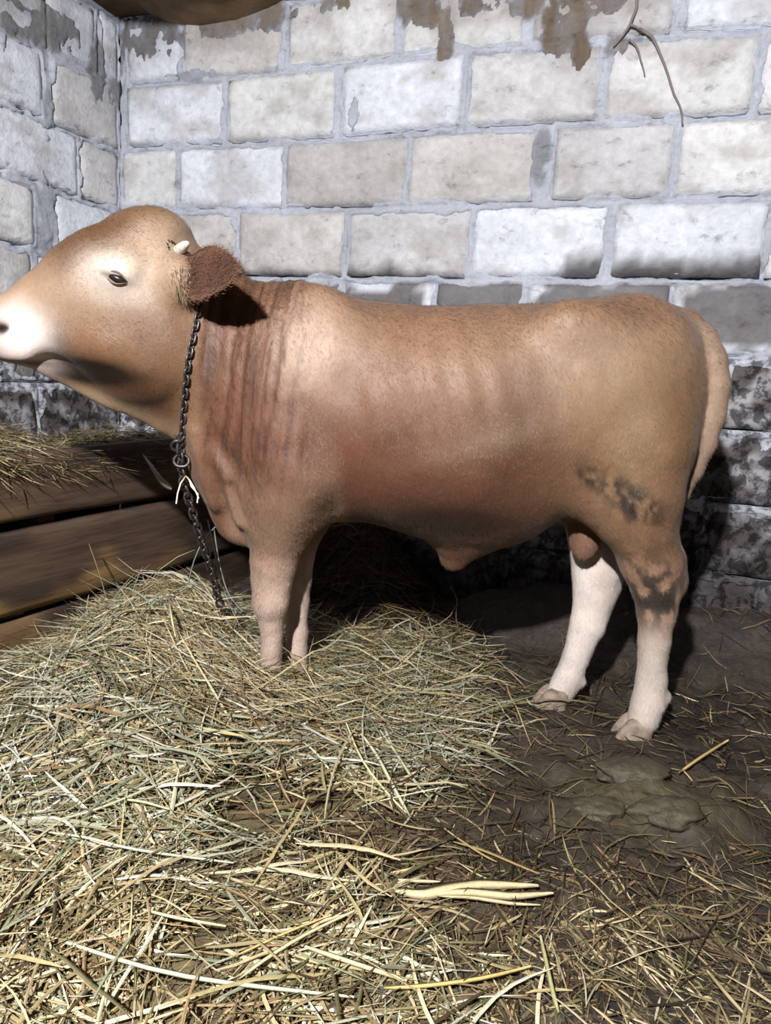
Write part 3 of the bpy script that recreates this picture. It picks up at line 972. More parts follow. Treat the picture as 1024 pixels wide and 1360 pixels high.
# eyes
eye_m, nt, b = new_mat('eye_dark', 0.3, 0.3); b.inputs['Base Color'].default_value = (.02, .014, .012, 1)
lid_m, nt, b = new_mat('eyelid', 0.6, 0.3); b.inputs['Base Color'].default_value = (*lin(112, 94, 84), 1)
def ball(name, c, r, mat, rot=None, seg=24):
    bm = bmesh.new()
    bmesh.ops.create_uvsphere(bm, u_segments=seg, v_segments=seg // 2, radius=1.0)
    M = Matrix.Translation(Vector(c)) @ (rot or Matrix.Identity(4)) @ Matrix.Diagonal((*r, 1))
    bm.transform(M)
    me = bpy.data.meshes.new(name); bm.to_mesh(me); bm.free()
    for p in me.polygons: p.use_smooth = True
    me.materials.append(mat)
    return me
ep, en = on_body(153, 369)
if ep is None: ep = at(153, 369, 1.78)
rot = Matrix.Rotation(.32, 4, 'Y')
for s_ in (1, -1):
    c = ep.copy() + np.array([0, .009, 0])
    if s_ < 0: c[1] = 2 * 1.895 - c[1]
    e = child('eye', ball('eye', c, (.023, .0128, .0112), eye_m, rot))
    for q, (dz, rr_) in enumerate(((.0112, .0028), (-.0112, .0022))):
        pts = []
        for t in np.linspace(-1, 1, 9):
            x = .024 * t
            z = dz * (1 - t * t) + (.002 if q == 0 else -.001)
            y = -s_ * (.0105 * (1 - .75 * t * t))
            p = rot @ Vector((x, 0, z))
            pts.append(c + np.array([p.x, y, p.z]))
        Vv, Ff = tube_data(pts, [rr_ * (1 - .6 * t * t) for t in np.linspace(-1, 1, 9)], 8)
        o = child('eyelid', mesh_np('eyelid', Vv, Ff, lid_m), parent=e)

# ears: cupped leaves, hanging back and outwards
ear_mat = vcol_mat('ear_hair', 0.75, 0.2, 80, 0.2, 0.5, (1, 1, .5), sheen=.2)
def make_ear(base, tip, widthv, thick_n, W):
    """leaf along base->tip, width direction widthv, cupped towards thick_n"""
    base, tip, wv, nv = [np.array(q, float) for q in (base, tip, widthv, thick_n)]
    ns, nw = 22, 15
    s, t = np.meshgrid(np.linspace(0, 1, ns), np.linspace(-1, 1, nw), indexing='ij')
    wid = W * (0.55 + 0.45 * np.sin(np.clip(s * 1.6 + .1, 0, 1.0) * math.pi * .5)) * np.clip(1.002 - np.clip((s - .30) / .70, 0, 1) ** 1.7, 0, 1) ** .75
    cup = (t ** 2) * wid * .55
    mid = base + (tip - base) * s[..., None] + np.array([0, 0, -.016]) * (s ** 2)[..., None] + nv * (np.sin(s * 3.1) * .012)[..., None]
    P = mid + wv * (t * wid * .92)[..., None] - nv * cup[..., None] * .8
    th = .0065 * np.clip(1 - t ** 4, .12, 1) * np.clip(1.15 - s ** 5, .15, 1)
    N_ = np.broadcast_to(nv, P.shape)
    front = P + N_ * th[..., None]; backp = P - N_ * th[..., None]
    V_ = np.concatenate([front.reshape(-1, 3), backp.reshape(-1, 3)])
    n = ns * nw
    F_ = [grid_faces(ns, nw), grid_faces(ns, nw, n)[:, ::-1]]
    idx = np.arange(n).reshape(ns, nw)
    lp = np.concatenate([idx[:, 0], idx[-1, 1:], idx[::-1, -1][1:], idx[0, ::-1][1:-1]])
    F_.append(np.array([(lp[j], n + lp[j], n + lp[(j + 1) % len(lp)], lp[(j + 1) % len(lp)]) for j in range(len(lp))])[:, ::-1])
    k = fbm(V_ * 40, 6, 3)[:, None]
    ss = np.concatenate([s.ravel(), s.ravel()])[:, None]; tt = np.concatenate([t.ravel(), t.ravel()])[:, None]
    c = lin(84, 54, 40) * (0.6 + .8 * k)
    w = smooth(.55, 1.0, np.abs(tt)) * .35 + smooth(.8, 1, ss) * .3
    c = c * (1 - w) + lin(130, 98, 78) * w
    F_ = np.concatenate(F_)
    r_ = np.random.default_rng(3)                # short hair on the ear
    N2 = vert_normals(V_, F_)
    q = r_.integers(0, len(V_), 5000)
    p = V_[q] + r_.normal(0, .003, (5000, 3)); nn_ = N2[q]
    dr = (tip - base) / np.linalg.norm(tip - base) + r_.normal(0, .35, (5000, 3))
    dr -= nn_ * (dr * nn_).sum(1, keepdims=True); dr /= np.linalg.norm(dr, axis=1, keepdims=True)
    sd_ = np.cross(nn_, dr) * .0007; t_ = p + dr * r_.uniform(.004, .010, (5000, 1)) + nn_ * .0018
    hv_ = np.stack([p - sd_ - nn_ * .001, p + sd_ - nn_ * .001, t_ + sd_ * .15, t_ - sd_ * .15], 1).reshape(-1, 3)
    hc_ = np.repeat(c[q] * r_.uniform(.85, 1.2, (5000, 1)), 4, axis=0)
    F_ = np.concatenate([F_, np.arange(len(hv_)).reshape(-1, 4) + len(V_)])
    return mesh_np('ear', np.concatenate([V_, hv_]), F_, ear_mat, np.concatenate([c, hc_]))
eb_, _ = on_body(247, 366, -.02)
et = at(320, 350, 1.65)
ear = child('ear', make_ear(eb_, et, (0.22, 0.0, 1.0), (.62, -.78, .05), .068), 'reddish brown ear')
fe = eb_.copy(); fe[1] = 2 * 1.935 - fe[1]; ft = et.copy(); ft[1] = 2.16; ft[0] -= .02; ft[2] -= .05
child('ear', make_ear(fe, ft, (0.08, 0.0, 1.0), (.62, .78, .05), .068), 'reddish brown ear')
# horn bud with a dark ring at its root
horn_m, nt, b = new_mat('horn', 0.45, 0.4)
g = NT(nt); v = g.coord('Object')
g.l(g.ramp(g.noise(v, 120, 3, .6), [(.3, tuple(lin(226, 222, 214))), (.8, tuple(lin(176, 166, 150)))]), b.inputs['Base Color'])
ring_m, nt, b = new_mat('horn_root_hair', 0.8, 0.2); b.inputs['Base Color'].default_value = (*lin(58, 42, 32), 1)
for s_ in (1, -1):
    hb = at(238, 332, 1.845); ht = at(250, 322, 1.81)
    if s_ < 0: hb[1] = 2 * 1.93 - hb[1]; ht[1] = 2 * 1.93 - ht[1]
    ts = np.linspace(-.5, 1, 8)
    Vv, Ff = tube_data([hb + (ht - hb) * t for t in ts], [.013, .013, .013, .0125, .012, .0105, .008, .003], 12)
    h_ = child('horn', mesh_np('horn', Vv, Ff, horn_m), 'short white horn bud')
    # tuft of dark hairs round the root
    Vs, Fs, off = [], [], 0
    for q in range(26):
        a = q * 2.4; rr_ = .016 + .004 * math.sin(q * 3.3)
        ax_ = (ht - hb) / np.linalg.norm(ht - hb)
        e1 = np.cross(ax_, [0, 1, 0]); e1 /= np.linalg.norm(e1); e2 = np.cross(ax_, e1)
        st0 = hb + (e1 * math.cos(a) + e2 * math.sin(a)) * rr_ - ax_ * .012
        en0 = hb + (e1 * math.cos(a) + e2 * math.sin(a)) * rr_ * 1.5 + ax_ * .012 + np.array([-.012, 0, -.006])
        vv, ff = tube_data([st0, (st0 + en0) / 2, en0], [.0022, .002, .0008], 4)
        Vs.append(vv); Fs.append(ff + off); off += len(vv)
    child('horn_root_hair', mesh_np('horn_root_hair', np.concatenate(Vs), np.concatenate(Fs), ring_m), 'dark tuft of hair at the horn root', h_)
# pale hair fringe under the ear root
fr_m = vcol_mat('fringe_hair', 0.8, .2, 50, .1, 0)
Vs, Fs, Cs, off = [], [], [], 0
for q in range(260):
    px, py = random.gauss(247, 7), random.uniform(352, 398)
    p, nn = on_body(px, py)
    if p is None: continue
    L = random.uniform(.008, .018)
    d = np.array([random.uniform(.1, .8), -.35, -1.0]); d /= np.linalg.norm(d)
    vv, ff = tube_data([p, p + d * L * .5 + nn * .006, p + d * L + nn * .004], [.0006, .0006, .0002], 4)
    Vs.append(vv); Fs.append(ff + off); off += len(vv)
    Cs.append(np.tile(lin(150, 128, 106) * random.uniform(.7, 1.1), (len(vv), 1)))
child('ear_fringe', mesh_np('ear_fringe', np.concatenate(Vs), np.concatenate(Fs), fr_m, np.concatenate(Cs)), 'pale hair fringe below the ear', ear)['kind'] = 'stuff'

# hooves: cloven, two claws each
hoof_m, nt, b = new_mat('hoof_horn', 0.6, 0.3)
g = NT(nt); v = g.coord('Object')
g.l(g.ramp(g.noise(v, 30, 5, .6), [(.3, tuple(lin(96, 84, 72))), (.7, tuple(lin(168, 152, 138)))]), b.inputs['Base Color'])
def hoof(cx, cy, cz, r, dirx=-1):
    root = None
    Vs, Fs, off = [], [], 0
    for s_ in (-1, 1):
        rings = []
        for z, sc_, fx in ((0.0, 1.08, -.024), (0.012, 1.06, -.020), (0.028, .98, -.010), (0.044, .88, 0.0), (0.056, .6, .004)):
            ring = []
            for q in range(14):
                a = 2 * math.pi * q / 14
                ca, sa = math.cos(a), math.sin(a)
                x = r * sc_ * ca * (1.25 if ca * dirx > 0 else .95) - fx * dirx * .6
                y = r * .54 * sc_ * sa + s_ * r * .5
                ring.append((cx + x, cy + y, cz + z))
            rings.append(ring)
        V_ = np.array(rings).reshape(-1, 3)
        F_ = []
        for i in range(4):
            for q in range(14):
                F_.append((i * 14 + q, i * 14 + (q + 1) % 14, (i + 1) * 14 + (q + 1) % 14, (i + 1) * 14 + q))
        for i in (0, 4):
            for q in range(0, 12, 2):
                F_.append((i * 14, i * 14 + q + 1, i * 14 + q + 2, i * 14 + (q + 3) % 14))
        Vs.append(V_); Fs.append(np.array(F_) + off); off += len(V_)
    return child('hoof', mesh_np('hoof', np.concatenate(Vs), np.concatenate(Fs), hoof_m))
for (x, y, Y, r) in ((854, 955, 1.90, .040), (742, 922, 2.06, .038), (355, 924, 1.95, .036), (390, 912, 2.06, .034)):
    c = at(x, y, Y)
    gz = float(ground(c[0], c[1]))
    hoof(c[0] - .006, c[1], gz - .004, r)
# ------------------------------------------------------------------ neck chain
steel_m, nt, b = new_mat('old_steel', 0.42, 0.5)
g = NT(nt); v = g.coord('Object')
f = g.noise(v, 60, 4, .6)
g.l(g.ramp(f, [(.35, tuple(lin(44, 38, 36))), (.65, tuple(lin(104, 100, 100)))]), b.inputs['Base Color'])
b.inputs['Metallic'].default_value = .7
def link_mesh(L, Wd, r, name='chain_link', mat=None):
    pts = []
    n = 20
    for i in range(n):
        a = 2 * math.pi * i / n
        x, z = math.cos(a), math.sin(a)
        px_ = (L / 2 - Wd / 2) * (1 if x > 0 else -1) if abs(x) > 1e-6 else 0
        pts.append((px_ + x * Wd / 2, 0, z * Wd / 2))
    pts = np.array(pts)
    V_, F_ = [], []
    for i in range(n):
        T = pts[(i + 1) % n] - pts[i - 1]; T /= np.linalg.norm(T)
        nn = np.cross(T, [0, 1, 0])
        for k in range(6):
            a = 2 * math.pi * k / 6
            V_.append(pts[i] + r * (math.cos(a) * nn + math.sin(a) * np.array([0, 1, 0])))
    for i in range(n):
        for k in range(6):
            F_.append((i * 6 + k, i * 6 + (k + 1) % 6, ((i + 1) % n) * 6 + (k + 1) % 6, ((i + 1) % n) * 6 + k))
    return mesh_np(name, np.array(V_), np.array(F_), mat or steel_m)

def resample(pts, step):
    pts = np.asarray(pts, float)
    d = np.r_[0, np.cumsum(np.linalg.norm(np.diff(pts, axis=0), axis=1))]
    n = max(2, int(round(d[-1] / step)) + 1)
    t = np.linspace(0, d[-1], n)
    return np.stack([np.interp(t, d, pts[:, k]) for k in range(3)], 1)

def lay_chain(root, pts, step, L, Wd, r, side=None):
    P_ = resample(pts, step)
    me = link_mesh(L, Wd, r)
    for i in range(len(P_)):
        T = Vector(P_[min(i + 1, len(P_) - 1)] - P_[max(i - 1, 0)]).normalized()
        up = Vector(side[0] - 0 if False else (0.3, 1, 0.1)) if side is None else Vector(P_[i] - side).normalized()
        yv = (up - T * up.dot(T)).normalized()
        zv = T.cross(yv)
        M = Matrix((T, yv, zv)).transposed().to_4x4()
        M = M @ Matrix.Rotation(math.pi / 2 * (i % 2) + .5, 4, 'X')
        M.translation = Vector(P_[i])
        o = bpy.data.objects.new('chain_link', me); COL.objects.link(o)
        o.parent = root
        o.matrix_local = Matrix.Translation(-Vector(root.location)) @ M

cen = at(268, 480, 1.94)
top_p, _ = on_body(271, 412); bot_p = at(243, 580, 1.94)
e1 = at(272, 400, 1.94) - bot_p; e1 /= np.linalg.norm(e1)
loop = []
for q in range(72):
    a = 2 * math.pi * q / 72
    d = Vector(e1 * math.cos(a) + np.array([0, -1, 0]) * math.sin(a))
    # from far outside back towards the neck
    h = bvh.ray_cast(Vector(cen) + d * .0, d)
    if h[0] is None: continue
    loop.append(np.array(h[0]) + np.array(d) * .005)
loop = np.array(loop)
low = loop[np.argmin(loop[:, 2])]
chain = empty('neck_chain', tuple(low), 'dark steel chain looped round the bull neck, its end hanging below the throat', 'chain')
lay_chain(chain, np.concatenate([loop, loop[:1]]), .0165, .024, .0145, .0028, cen)
# joining rings and the hanging end
for (px, py, r) in ((240, 578, .016), (238, 592, .014), (241, 612, .014)):
    c = at(px, py, 1.885)
    o = link('chain_ring', link_mesh(r * 2.6, r * 2.2, .0042, 'chain_ring'), chain)
    o.matrix_local = Matrix.Translation(Vector(c) - Vector(chain.location)) @ Matrix.Rotation(1.1 + px, 4, 'Z') @ Matrix.Rotation(.5, 4, 'X')
hang = [at(240, 585, 1.885), at(240, 610, 1.885), at(243, 640, 1.89), at(252, 668, 1.90), at(262, 700, 1.92), at(274, 735, 1.96), at(284, 768, 2.0), at(292, 800, 2.03)]
lay_chain(chain, hang, .021, .030, .019, .0038)

# pale split straw caught in the chain end
def blade_mesh(pts, w, col, name, mat, side=(0, -1, .2), thick=.0012):
    pts = np.asarray(pts, float); n = len(pts)
    w = np.broadcast_to(np.asarray(w, float), (n,))
    T = np.gradient(pts, axis=0); T /= np.linalg.norm(T, axis=1, keepdims=True)
    S_ = np.cross(T, np.asarray(side, float)); S_ /= np.linalg.norm(S_, axis=1, keepdims=True) + 1e-9
    N_ = np.cross(S_, T)
    V_ = []
    for i in range(n):
        V_ += [pts[i] - S_[i] * w[i], pts[i] + N_[i] * (thick + w[i] * .35), pts[i] + S_[i] * w[i], pts[i] - N_[i] * thick * .3]
    F_ = []
    for i in range(n - 1):
        for k in range(4):
            F_.append((i * 4 + k, i * 4 + (k + 1) % 4, (i + 1) * 4 + (k + 1) % 4, (i + 1) * 4 + k))
    F_ += [(0, 1, 2, 3), ((n - 1) * 4 + 3, (n - 1) * 4 + 2, (n - 1) * 4 + 1, (n - 1) * 4)]
    V_ = np.array(V_)
    c = np.asarray(col) * (0.85 + .3 * fbm(V_ * 60, 9, 2)[:, None])
    return mesh_np(name, V_, np.array(F_), mat, c)
straw_mat = vcol_mat('straw', 0.55, 0.35, 140, 0.18, 0.0)
wisp = empty('straw_wisp', tuple(at(247, 632, 1.87)), 'bent pale straw caught in the end of the neck chain', 'straw')
for pts in ([(247, 632), (240, 642), (236, 655), (234, 669)], [(247, 632), (252, 638), (258, 648), (264, 662)], [(250, 634), (254, 646), (263, 656), (262, 668)]):
    me = blade_mesh([at(x, y, 1.868) for x, y in pts], [.0022, .0026, .0024, .0018], lin(236, 222, 206), 'stem', straw_mat)
    o = link('stem', me, wisp); o.matrix_parent_inverse = Matrix.Translation(-wisp.location)

# ------------------------------------------------------------------ plank manger along the left wall
MD = NL[:2] @ CORNER[:2] + 0.8
def mang(s, off, z):                             # s along from the back wall towards the viewer
    base = np.array([NL[0] * MD, NL[1] * MD, 0])
    # meet the back wall
    return base + EL * (s + mang0) + NL * off + np.array([0, 0, z])
A = np.array([[EL[0], EL[1]], [NB[0], NB[1]]])
base = np.array([NL[0] * MD, NL[1] * MD])
# s where NB.(base+EL s - CORNER)=0.02
mang0 = (0.02 - NB[:2] @ (base - CORNER[:2])) / (NB[:2] @ EL[:2])
plank_m, nt, b = new_mat('old_plank', 0.75, 0.25)
g = NT(nt)
a = g.n('ShaderNodeVertexColor', layer_name='Col').outputs['Color']
v = g.coord('UV', (1, 1, 1)); 
vw = g.coord('Object', (1, 1, 14))
f1 = g.noise(vw, 5, 6, .65, .6)
k1 = g.ramp(f1, [(.3, .55), (.5, 1.0), (.75, 1.3)])
c = g.mix(1.0, a, k1, 'MULTIPLY')
g.l(c, b.inputs['Base Color'])
g.bump(f1, b, .35, .006)
manger = empty('manger', tuple(mang(1.0, 0, 0)), 'dark brown plank manger along the left wall below the bull head', 'manger')
LEN = 2.35
def plank(z0, z1, off, sd, L=LEN, th=.035, tilt=0.0):
    ns, nz = 110, 12
    s, t = np.meshgrid(np.linspace(0, L, ns), np.linspace(0, 1, nz), indexing='ij')
    r = np.random.default_rng(sd)
    z = z0 + (z1 - z0) * t + tilt * (s - L / 2)
    z = z + (fbm(v3(s * 3, t * 0 + sd, 0), 4, 3) - .5) * .02 * np.where(t > .5, 1, -1) * np.abs(2 * t - 1)
    o_ = off + (fbm(v3(s * 2, t * 2, sd), 5, 3) - .5) * .014
    edge = np.abs(2 * t - 1)
    o_ = o_ - .008 * smooth(.75, 1, edge)
    base_ = np.array([NL[0] * MD, NL[1] * MD, 0])
    Pf = base_ + EL * (s + mang0)[..., None] + NL * o_[..., None] + np.array([0, 0, 1.]) * z[..., None]
    Pb = Pf - NL * th
    n = ns * nz
    V_ = np.concatenate([Pf.reshape(-1, 3), Pb.reshape(-1, 3)])
    idx = np.arange(n).reshape(ns, nz)
    lp = np.concatenate([idx[:, 0], idx[-1, 1:], idx[::-1, -1][1:], idx[0, ::-1][1:-1]])
    F_ = [grid_faces(ns, nz), grid_faces(ns, nz, n)[:, ::-1], np.array([(lp[j], n + lp[j], n + lp[(j + 1) % len(lp)], lp[(j + 1) % len(lp)]) for j in range(len(lp))])]
    q = v3(s * 2.2, t * 2.2, sd)
    a_ = fbm(q, 13, 4); b_ = fbm(v3(s * 9, t * 5, sd + 4), 14, 3)
    cD, cM, cL = lin(54, 43, 37), lin(92, 74, 61), lin(152, 122, 80)
    w = smooth(.35, .6, a_)[..., None]
    c = cD * (1 - w) + cM * w
    w = smooth(.52, .72, fbm(v3(s * 3.0, t * 1.2, sd + 9), 16, 3))[..., None] * (.9 if sd == 2 else .35)
    c = c * (1 - w) + cL * w
    w = smooth(.55, .8, b_)[..., None] * .5
    c = c * (1 - w) + lin(66, 58, 54) * w
    c = c.reshape(-1, 3)
    me = mesh_np('plank', V_, np.concatenate(F_), plank_m, np.concatenate([c, c]))
    o = link('plank', me, manger); o.matrix_parent_inverse = Matrix.Translation(-manger.location)
plank(.430, .626, 0.0, 1)
plank(.160, .405, .008, 2)
plank(-.02, .138, -.006, 3)
# square uprights behind the planks
post_c = lin(92, 68, 52)
for s in (.12, 1.15, 2.2):
    bm = bmesh.new(); bmesh.ops.create_cube(bm, size=1.0)
    bm.transform(Matrix.Diagonal((.07, .07, .60, 1)))
    bmesh.ops.bevel(bm, geom=bm.edges[:], offset=.006, segments=2, affect='EDGES')
    me = bpy.data.meshes.new('post'); bm.to_mesh(me); bm.free()
    ca = me.color_attributes.new('Col', 'FLOAT_COLOR', 'POINT')
    for q in ca.data: q.color = (*post_c, 1)
    me.materials.append(plank_m)
    o = link('post', me, manger)
    M = Matrix.Translation(Vector(mang(s, -.075, .29)) - Vector(manger.location)) @ Matrix.Rotation(THL, 4, 'Z')
    o.matrix_local = M

# ------------------------------------------------------------------ loose hay and straw
def strands(name, c, ang, L, w, colr, H, lift=.0, bend=1.2, tilt=.0, seg=5, rg=None, sink=0.0, stiff=None):
    """creased blades following the ground H; c (n,2) centres, ang, L, w, colr per strand"""
    rg = rg or np.random.default_rng(1)
    n = len(c)
    s = np.linspace(-.5, .5, seg + 1)
    k = rg.normal(0, bend, n)
    A_ = ang[:, None] + k[:, None] * s[None] * L[:, None] * 3
    step = L[:, None] / seg
    dx, dy = np.cos(A_) * step, np.sin(A_) * step
    x = np.cumsum(dx, 1); y = np.cumsum(dy, 1)
    x = c[:, :1] + x - x.mean(1, keepdims=True); y = c[:, 1:] + y - y.mean(1, keepdims=True)
    zc = H(c[:, 0], c[:, 1])[:, None]
    z = np.maximum(H(x, y), zc - .03) if stiff is None else zc + (H(x, y) - zc) * stiff
    tl = rg.normal(0, 1, n)[:, None] * np.asarray(tilt).reshape(-1, 1) if np.ndim(tilt) else rg.normal(0, tilt + 1e-9, n)[:, None]
    lf = np.asarray(lift).reshape(-1, 1) if np.ndim(lift) else lift
    z = z + lf + s[None] * L[:, None] * tl + (0.25 - s[None] ** 2) * L[:, None] * rg.normal(.02, .12, n)[:, None]
    P_ = np.stack([x, y, z], -1)
    T = np.gradient(P_, axis=1); T /= np.linalg.norm(T, axis=2, keepdims=True) + 1e-9
    roll = rg.uniform(-1.1, 1.1, n)[:, None]
    hor = np.stack([-T[..., 1], T[..., 0], np.zeros_like(T[..., 0])], -1)
    hor /= np.linalg.norm(hor, axis=2, keepdims=True) + 1e-9
    upv = np.cross(T, hor)
    up_ = np.where(upv[..., 2:3] < 0, -upv, upv)
    Wv = hor * np.cos(roll)[..., None] + up_ * np.sin(roll)[..., None]
    Nv = up_ * np.cos(roll)[..., None] - hor * np.sin(roll)[..., None]
    taper = (1 - .75 * np.abs(2 * s[None]) ** 3) * w[:, None]
    a_ = P_ - Wv * taper[..., None]; m_ = P_ + Nv * (taper * .5)[..., None]; b_ = P_ + Wv * taper[..., None]
    V_ = np.stack([a_, m_, b_], 2).reshape(-1, 3)
    nr = seg + 1
    q = []
    for i in range(seg):
        for j in range(2):
            q.append((i * 3 + j, i * 3 + j + 1, (i + 1) * 3 + j + 1, (i + 1) * 3 + j))
    q = np.array(q)
    F_ = (np.arange(n)[:, None, None] * nr * 3 + q[None]).reshape(-1, 4)
    C_ = np.repeat(colr, nr * 3, axis=0)
    sh = np.tile(np.repeat(.9 + .2 * rg.random((1, nr)), 3, axis=1), (n, 1)).reshape(-1, 1)
    return V_, F_, C_ * sh

def merge(parts):
    V_, F_, C_, off = [], [], [], 0
    for a, b_, c in parts:
        V_.append(a); F_.append(b_ + off); C_.append(c); off += len(a)
    return np.concatenate(V_), np.concatenate(F_), np.concatenate(C_)

PAL = {'green': [lin(178, 180, 152), lin(154, 160, 132), lin(200, 200, 176), lin(132, 138, 106), lin(208, 206, 190)],
       'gold': [lin(196, 178, 134), lin(170, 148, 104), lin(214, 200, 166), lin(146, 120, 82), lin(206, 192, 148)],
       'brown': [lin(122, 102, 72), lin(94, 76, 54), lin(148, 126, 92), lin(76, 62, 46), lin(112, 102, 70)],
       'dark': [lin(62, 50, 40), lin(84, 66, 48), lin(50, 42, 36), lin(100, 80, 54), lin(70, 66, 44)],
       'olive': [lin(118, 112, 74), lin(142, 130, 88), lin(98, 92, 60), lin(164, 150, 104), lin(184, 168, 118)]}
PAL = {k: np.array(v) for k, v in PAL.items()}

def pick(weights, n, rg):
    """weights: dict palette -> (n,) weights"""
    ks = list(weights)
    Wt = np.stack([np.broadcast_to(weights[k], (n,)) for k in ks], 1) + 1e-6
    cs = np.cumsum(Wt / Wt.sum(1, keepdims=True), 1)
    i = (rg.random(n)[:, None] > cs).sum(1).clip(0, len(ks) - 1)
    j = rg.integers(0, 5, n)
    out = np.stack([PAL[k] for k in ks])[i, j]
    out = out * rg.uniform(.52, 1.04, n)[:, None]
    gq = out.mean(1, keepdims=True)
    return gq + (out - gq) * .9

def in_poly(x, y, poly):
    r = np.zeros(len(x), bool)
    j = len(poly) - 1
    for i in range(len(poly)):
        xi, yi = poly[i]; xj, yj = poly[j]
        r ^= ((yi > y) != (yj > y)) & (x < (xj - xi) * (y - yi) / (yj - yi + 1e-12) + xi)
        j = i
    return r

def manger_clear(x, y):                          # in front of the manger planks
    return (NL[0] * x + NL[1] * y) > MD + .03

def add_stuff(name, parts, label, cat):
    V_, F_, C_ = merge(parts)
    for N_ in (NB, NL):
        d = (V_ - CORNER) @ N_
        V_ = V_ + N_ * np.clip(.014 - d, 0, None)[:, None]
    me = mesh_np(name, V_, F_, straw_mat, C_, shade=False)
    return link(name, me, kind='stuff', label=label, cat=cat)

# edge of the thick bedding on the floor (x, y in metres)
BED = [(-1.6, 2.9), (-.45, 2.75), (-.1, 2.72), (.33, 2.62), (.26, 2.3), (.20, 2.05), (.17, 1.74), (.10, 1.50), (-.03, 1.50), (-.16, 1.60), (-.25, 1.48), (-.15, 1.36), (.02, 1.25),
       (.10, 1.12), (.16, .9), (.18, .4), (-1.6, .4)]
def sample_bed(n, rg, soft=.05):
    x = rg.uniform(-1.5, .4, n * 3); y = .55 + 2.25 * rg.random(n * 3) ** 1.25
    m = in_poly(x + rg.normal(0, soft, n * 3), y + rg.normal(0, soft, n * 3), BED) & manger_clear(x, y)
    # bare trodden patches in the near bedding
    bare = smooth(.60, .66, fbm(v3(x * 4.5 + 3, y * 4.5, 1), 91, 2)) * smooth(1.7, 1.5, y)
    m &= rg.random(n * 3) > bare * .9
    return np.stack([x, y], 1)[m][:n]

rg = np.random.default_rng(11)
parts = []
c = sample_bed(7000, rg); n = len(c)             # fine chaff and short bits
gf = fbm(v3(c[:, 0] * 3, c[:, 1] * 3, 0), 61, 3)
wt = lambda gf, c: {'green': smooth(.40, .58, gf) * (.4 + .9 * smooth(-.0, -.6, c[:, 0])), 'gold': .45 + .6 * smooth(.55, .4, gf), 'olive': .5 * np.ones(len(c)), 'brown': .35 * smooth(-.4, .2, c[:, 0]) + .10}
parts.append(strands('a', c, rg.uniform(0, 6.28, n), rg.uniform(.02, .08, n), rg.uniform(.0006, .0016, n), pick(wt(gf, c), n, rg) * .8, top, rg.uniform(-.012, .006, n), 2.0, .35, 3, rg))
c = sample_bed(13500, rg); n = len(c)             # stems
gf = fbm(v3(c[:, 0] * 3, c[:, 1] * 3, 0), 61, 3)
fl = fbm(v3(c[:, 0] * 2.2, c[:, 1] * 2.2, 3), 62, 2) * 9
parts.append(strands('b', c, fl + rg.normal(0, .9, n), rg.gamma(4, .035, n).clip(.05, .32), rg.uniform(.0009, .0022, n), pick(wt(gf, c), n, rg), top, np.abs(rg.normal(0, .012, n)) - .004, .7, .16, 6, rg))
c = sample_bed(6500, rg); n = len(c)              # broad grass blades
gf = fbm(v3(c[:, 0] * 3, c[:, 1] * 3, 0), 61, 3)
fl = fbm(v3(c[:, 0] * 2.2, c[:, 1] * 2.2, 3), 62, 2) * 9
parts.append(strands('c', c, fl + rg.normal(0, 1.0, n), rg.gamma(5, .035, n).clip(.06, .36), np.minimum(rg.uniform(.0014, .0044, n), .0011 + .0019 * c[:, 1]), pick(wt(gf + .12, c), n, rg) * 1.12, top, np.abs(rg.normal(0, .014, n)), .8, .14, 7, rg))
add_stuff('hay_bedding', parts, 'thick layer of pale green and yellow hay covering the left half of the floor', 'hay')

# heap by the front feet
parts = []
def sample_heap(n, cx, cy, sx, sy):
    x = rg.normal(cx, sx, n); y = rg.normal(cy, sy, n)
    m = manger_clear(x, y)
    return np.stack([x, y], 1)[m]
for (cx, cy, sx, sy, nn, pal) in ((-.62, 2.08, .15, .14, 2600, 'gold'), (-.42, 1.88, .20, .09, 2600, 'gold'), (-.15, 1.92, .16, .10, 1500, 'gold'), (-.8, 1.9, .16, .15, 1500, 'green'), (.05, 2.12, .15, .16, 1300, 'olive'), (-.55, 2.35, .2, .14, 900, 'green'), (.08, 1.85, .08, .12, 900, 'green')):
    c = sample_heap(nn, cx, cy, sx, sy); n = len(c)
    w_ = {'gold': .3 * np.ones(n), 'green': .25 * np.ones(n), 'olive': .2 * np.ones(n), 'brown': .14 * np.ones(n)}
    w_[pal] = w_[pal] + .7
    an = rg.normal(-.3 if pal == 'gold' else .2, .45 if pal == 'gold' else .8, n)
    parts.append(strands('h', c, an, rg.gamma(5, .04, n).clip(.07, .42), rg.uniform(.0008, .0026, n), pick(w_, n, rg), top, np.abs(rg.normal(0, .022, n)), 1.5, .22, 7, rg))
add_stuff('straw_heap', parts, 'golden heap of loose straw around the front feet of the bull', 'straw')

# trampled straw on the dung floor to the right
parts = []
n = 26000
x = rg.uniform(-.2, 1.35, n); y = .55 + 2.1 * rg.random(n) ** 1.4
m = ~in_poly(x, y, BED)
dens = .28 + .72 * smooth(1.5, 1.2, y) + .25 * smooth(.5, .2, x) * smooth(2.3, 1.8, y)
dens = dens * (1 - .85 * np.clip(heap(x, y, .66, 1.6, .28, .2), 0, 1)) * (1 - .8 * smooth(2.0, 2.5, y))
m &= rg.random(n) < dens
c = np.stack([x, y], 1)[m]; n = len(c)
gf = fbm(v3(c[:, 0] * 4, c[:, 1] * 4, 4), 66, 3)
nearw = smooth(1.45, 1.1, c[:, 1])
w_ = {'dark': .9 - .35 * nearw, 'brown': .55 * np.ones(n), 'olive': .10 + .6 * nearw * smooth(.35, .6, gf), 'gold': .05 + .34 * nearw * smooth(.4, .6, gf)}
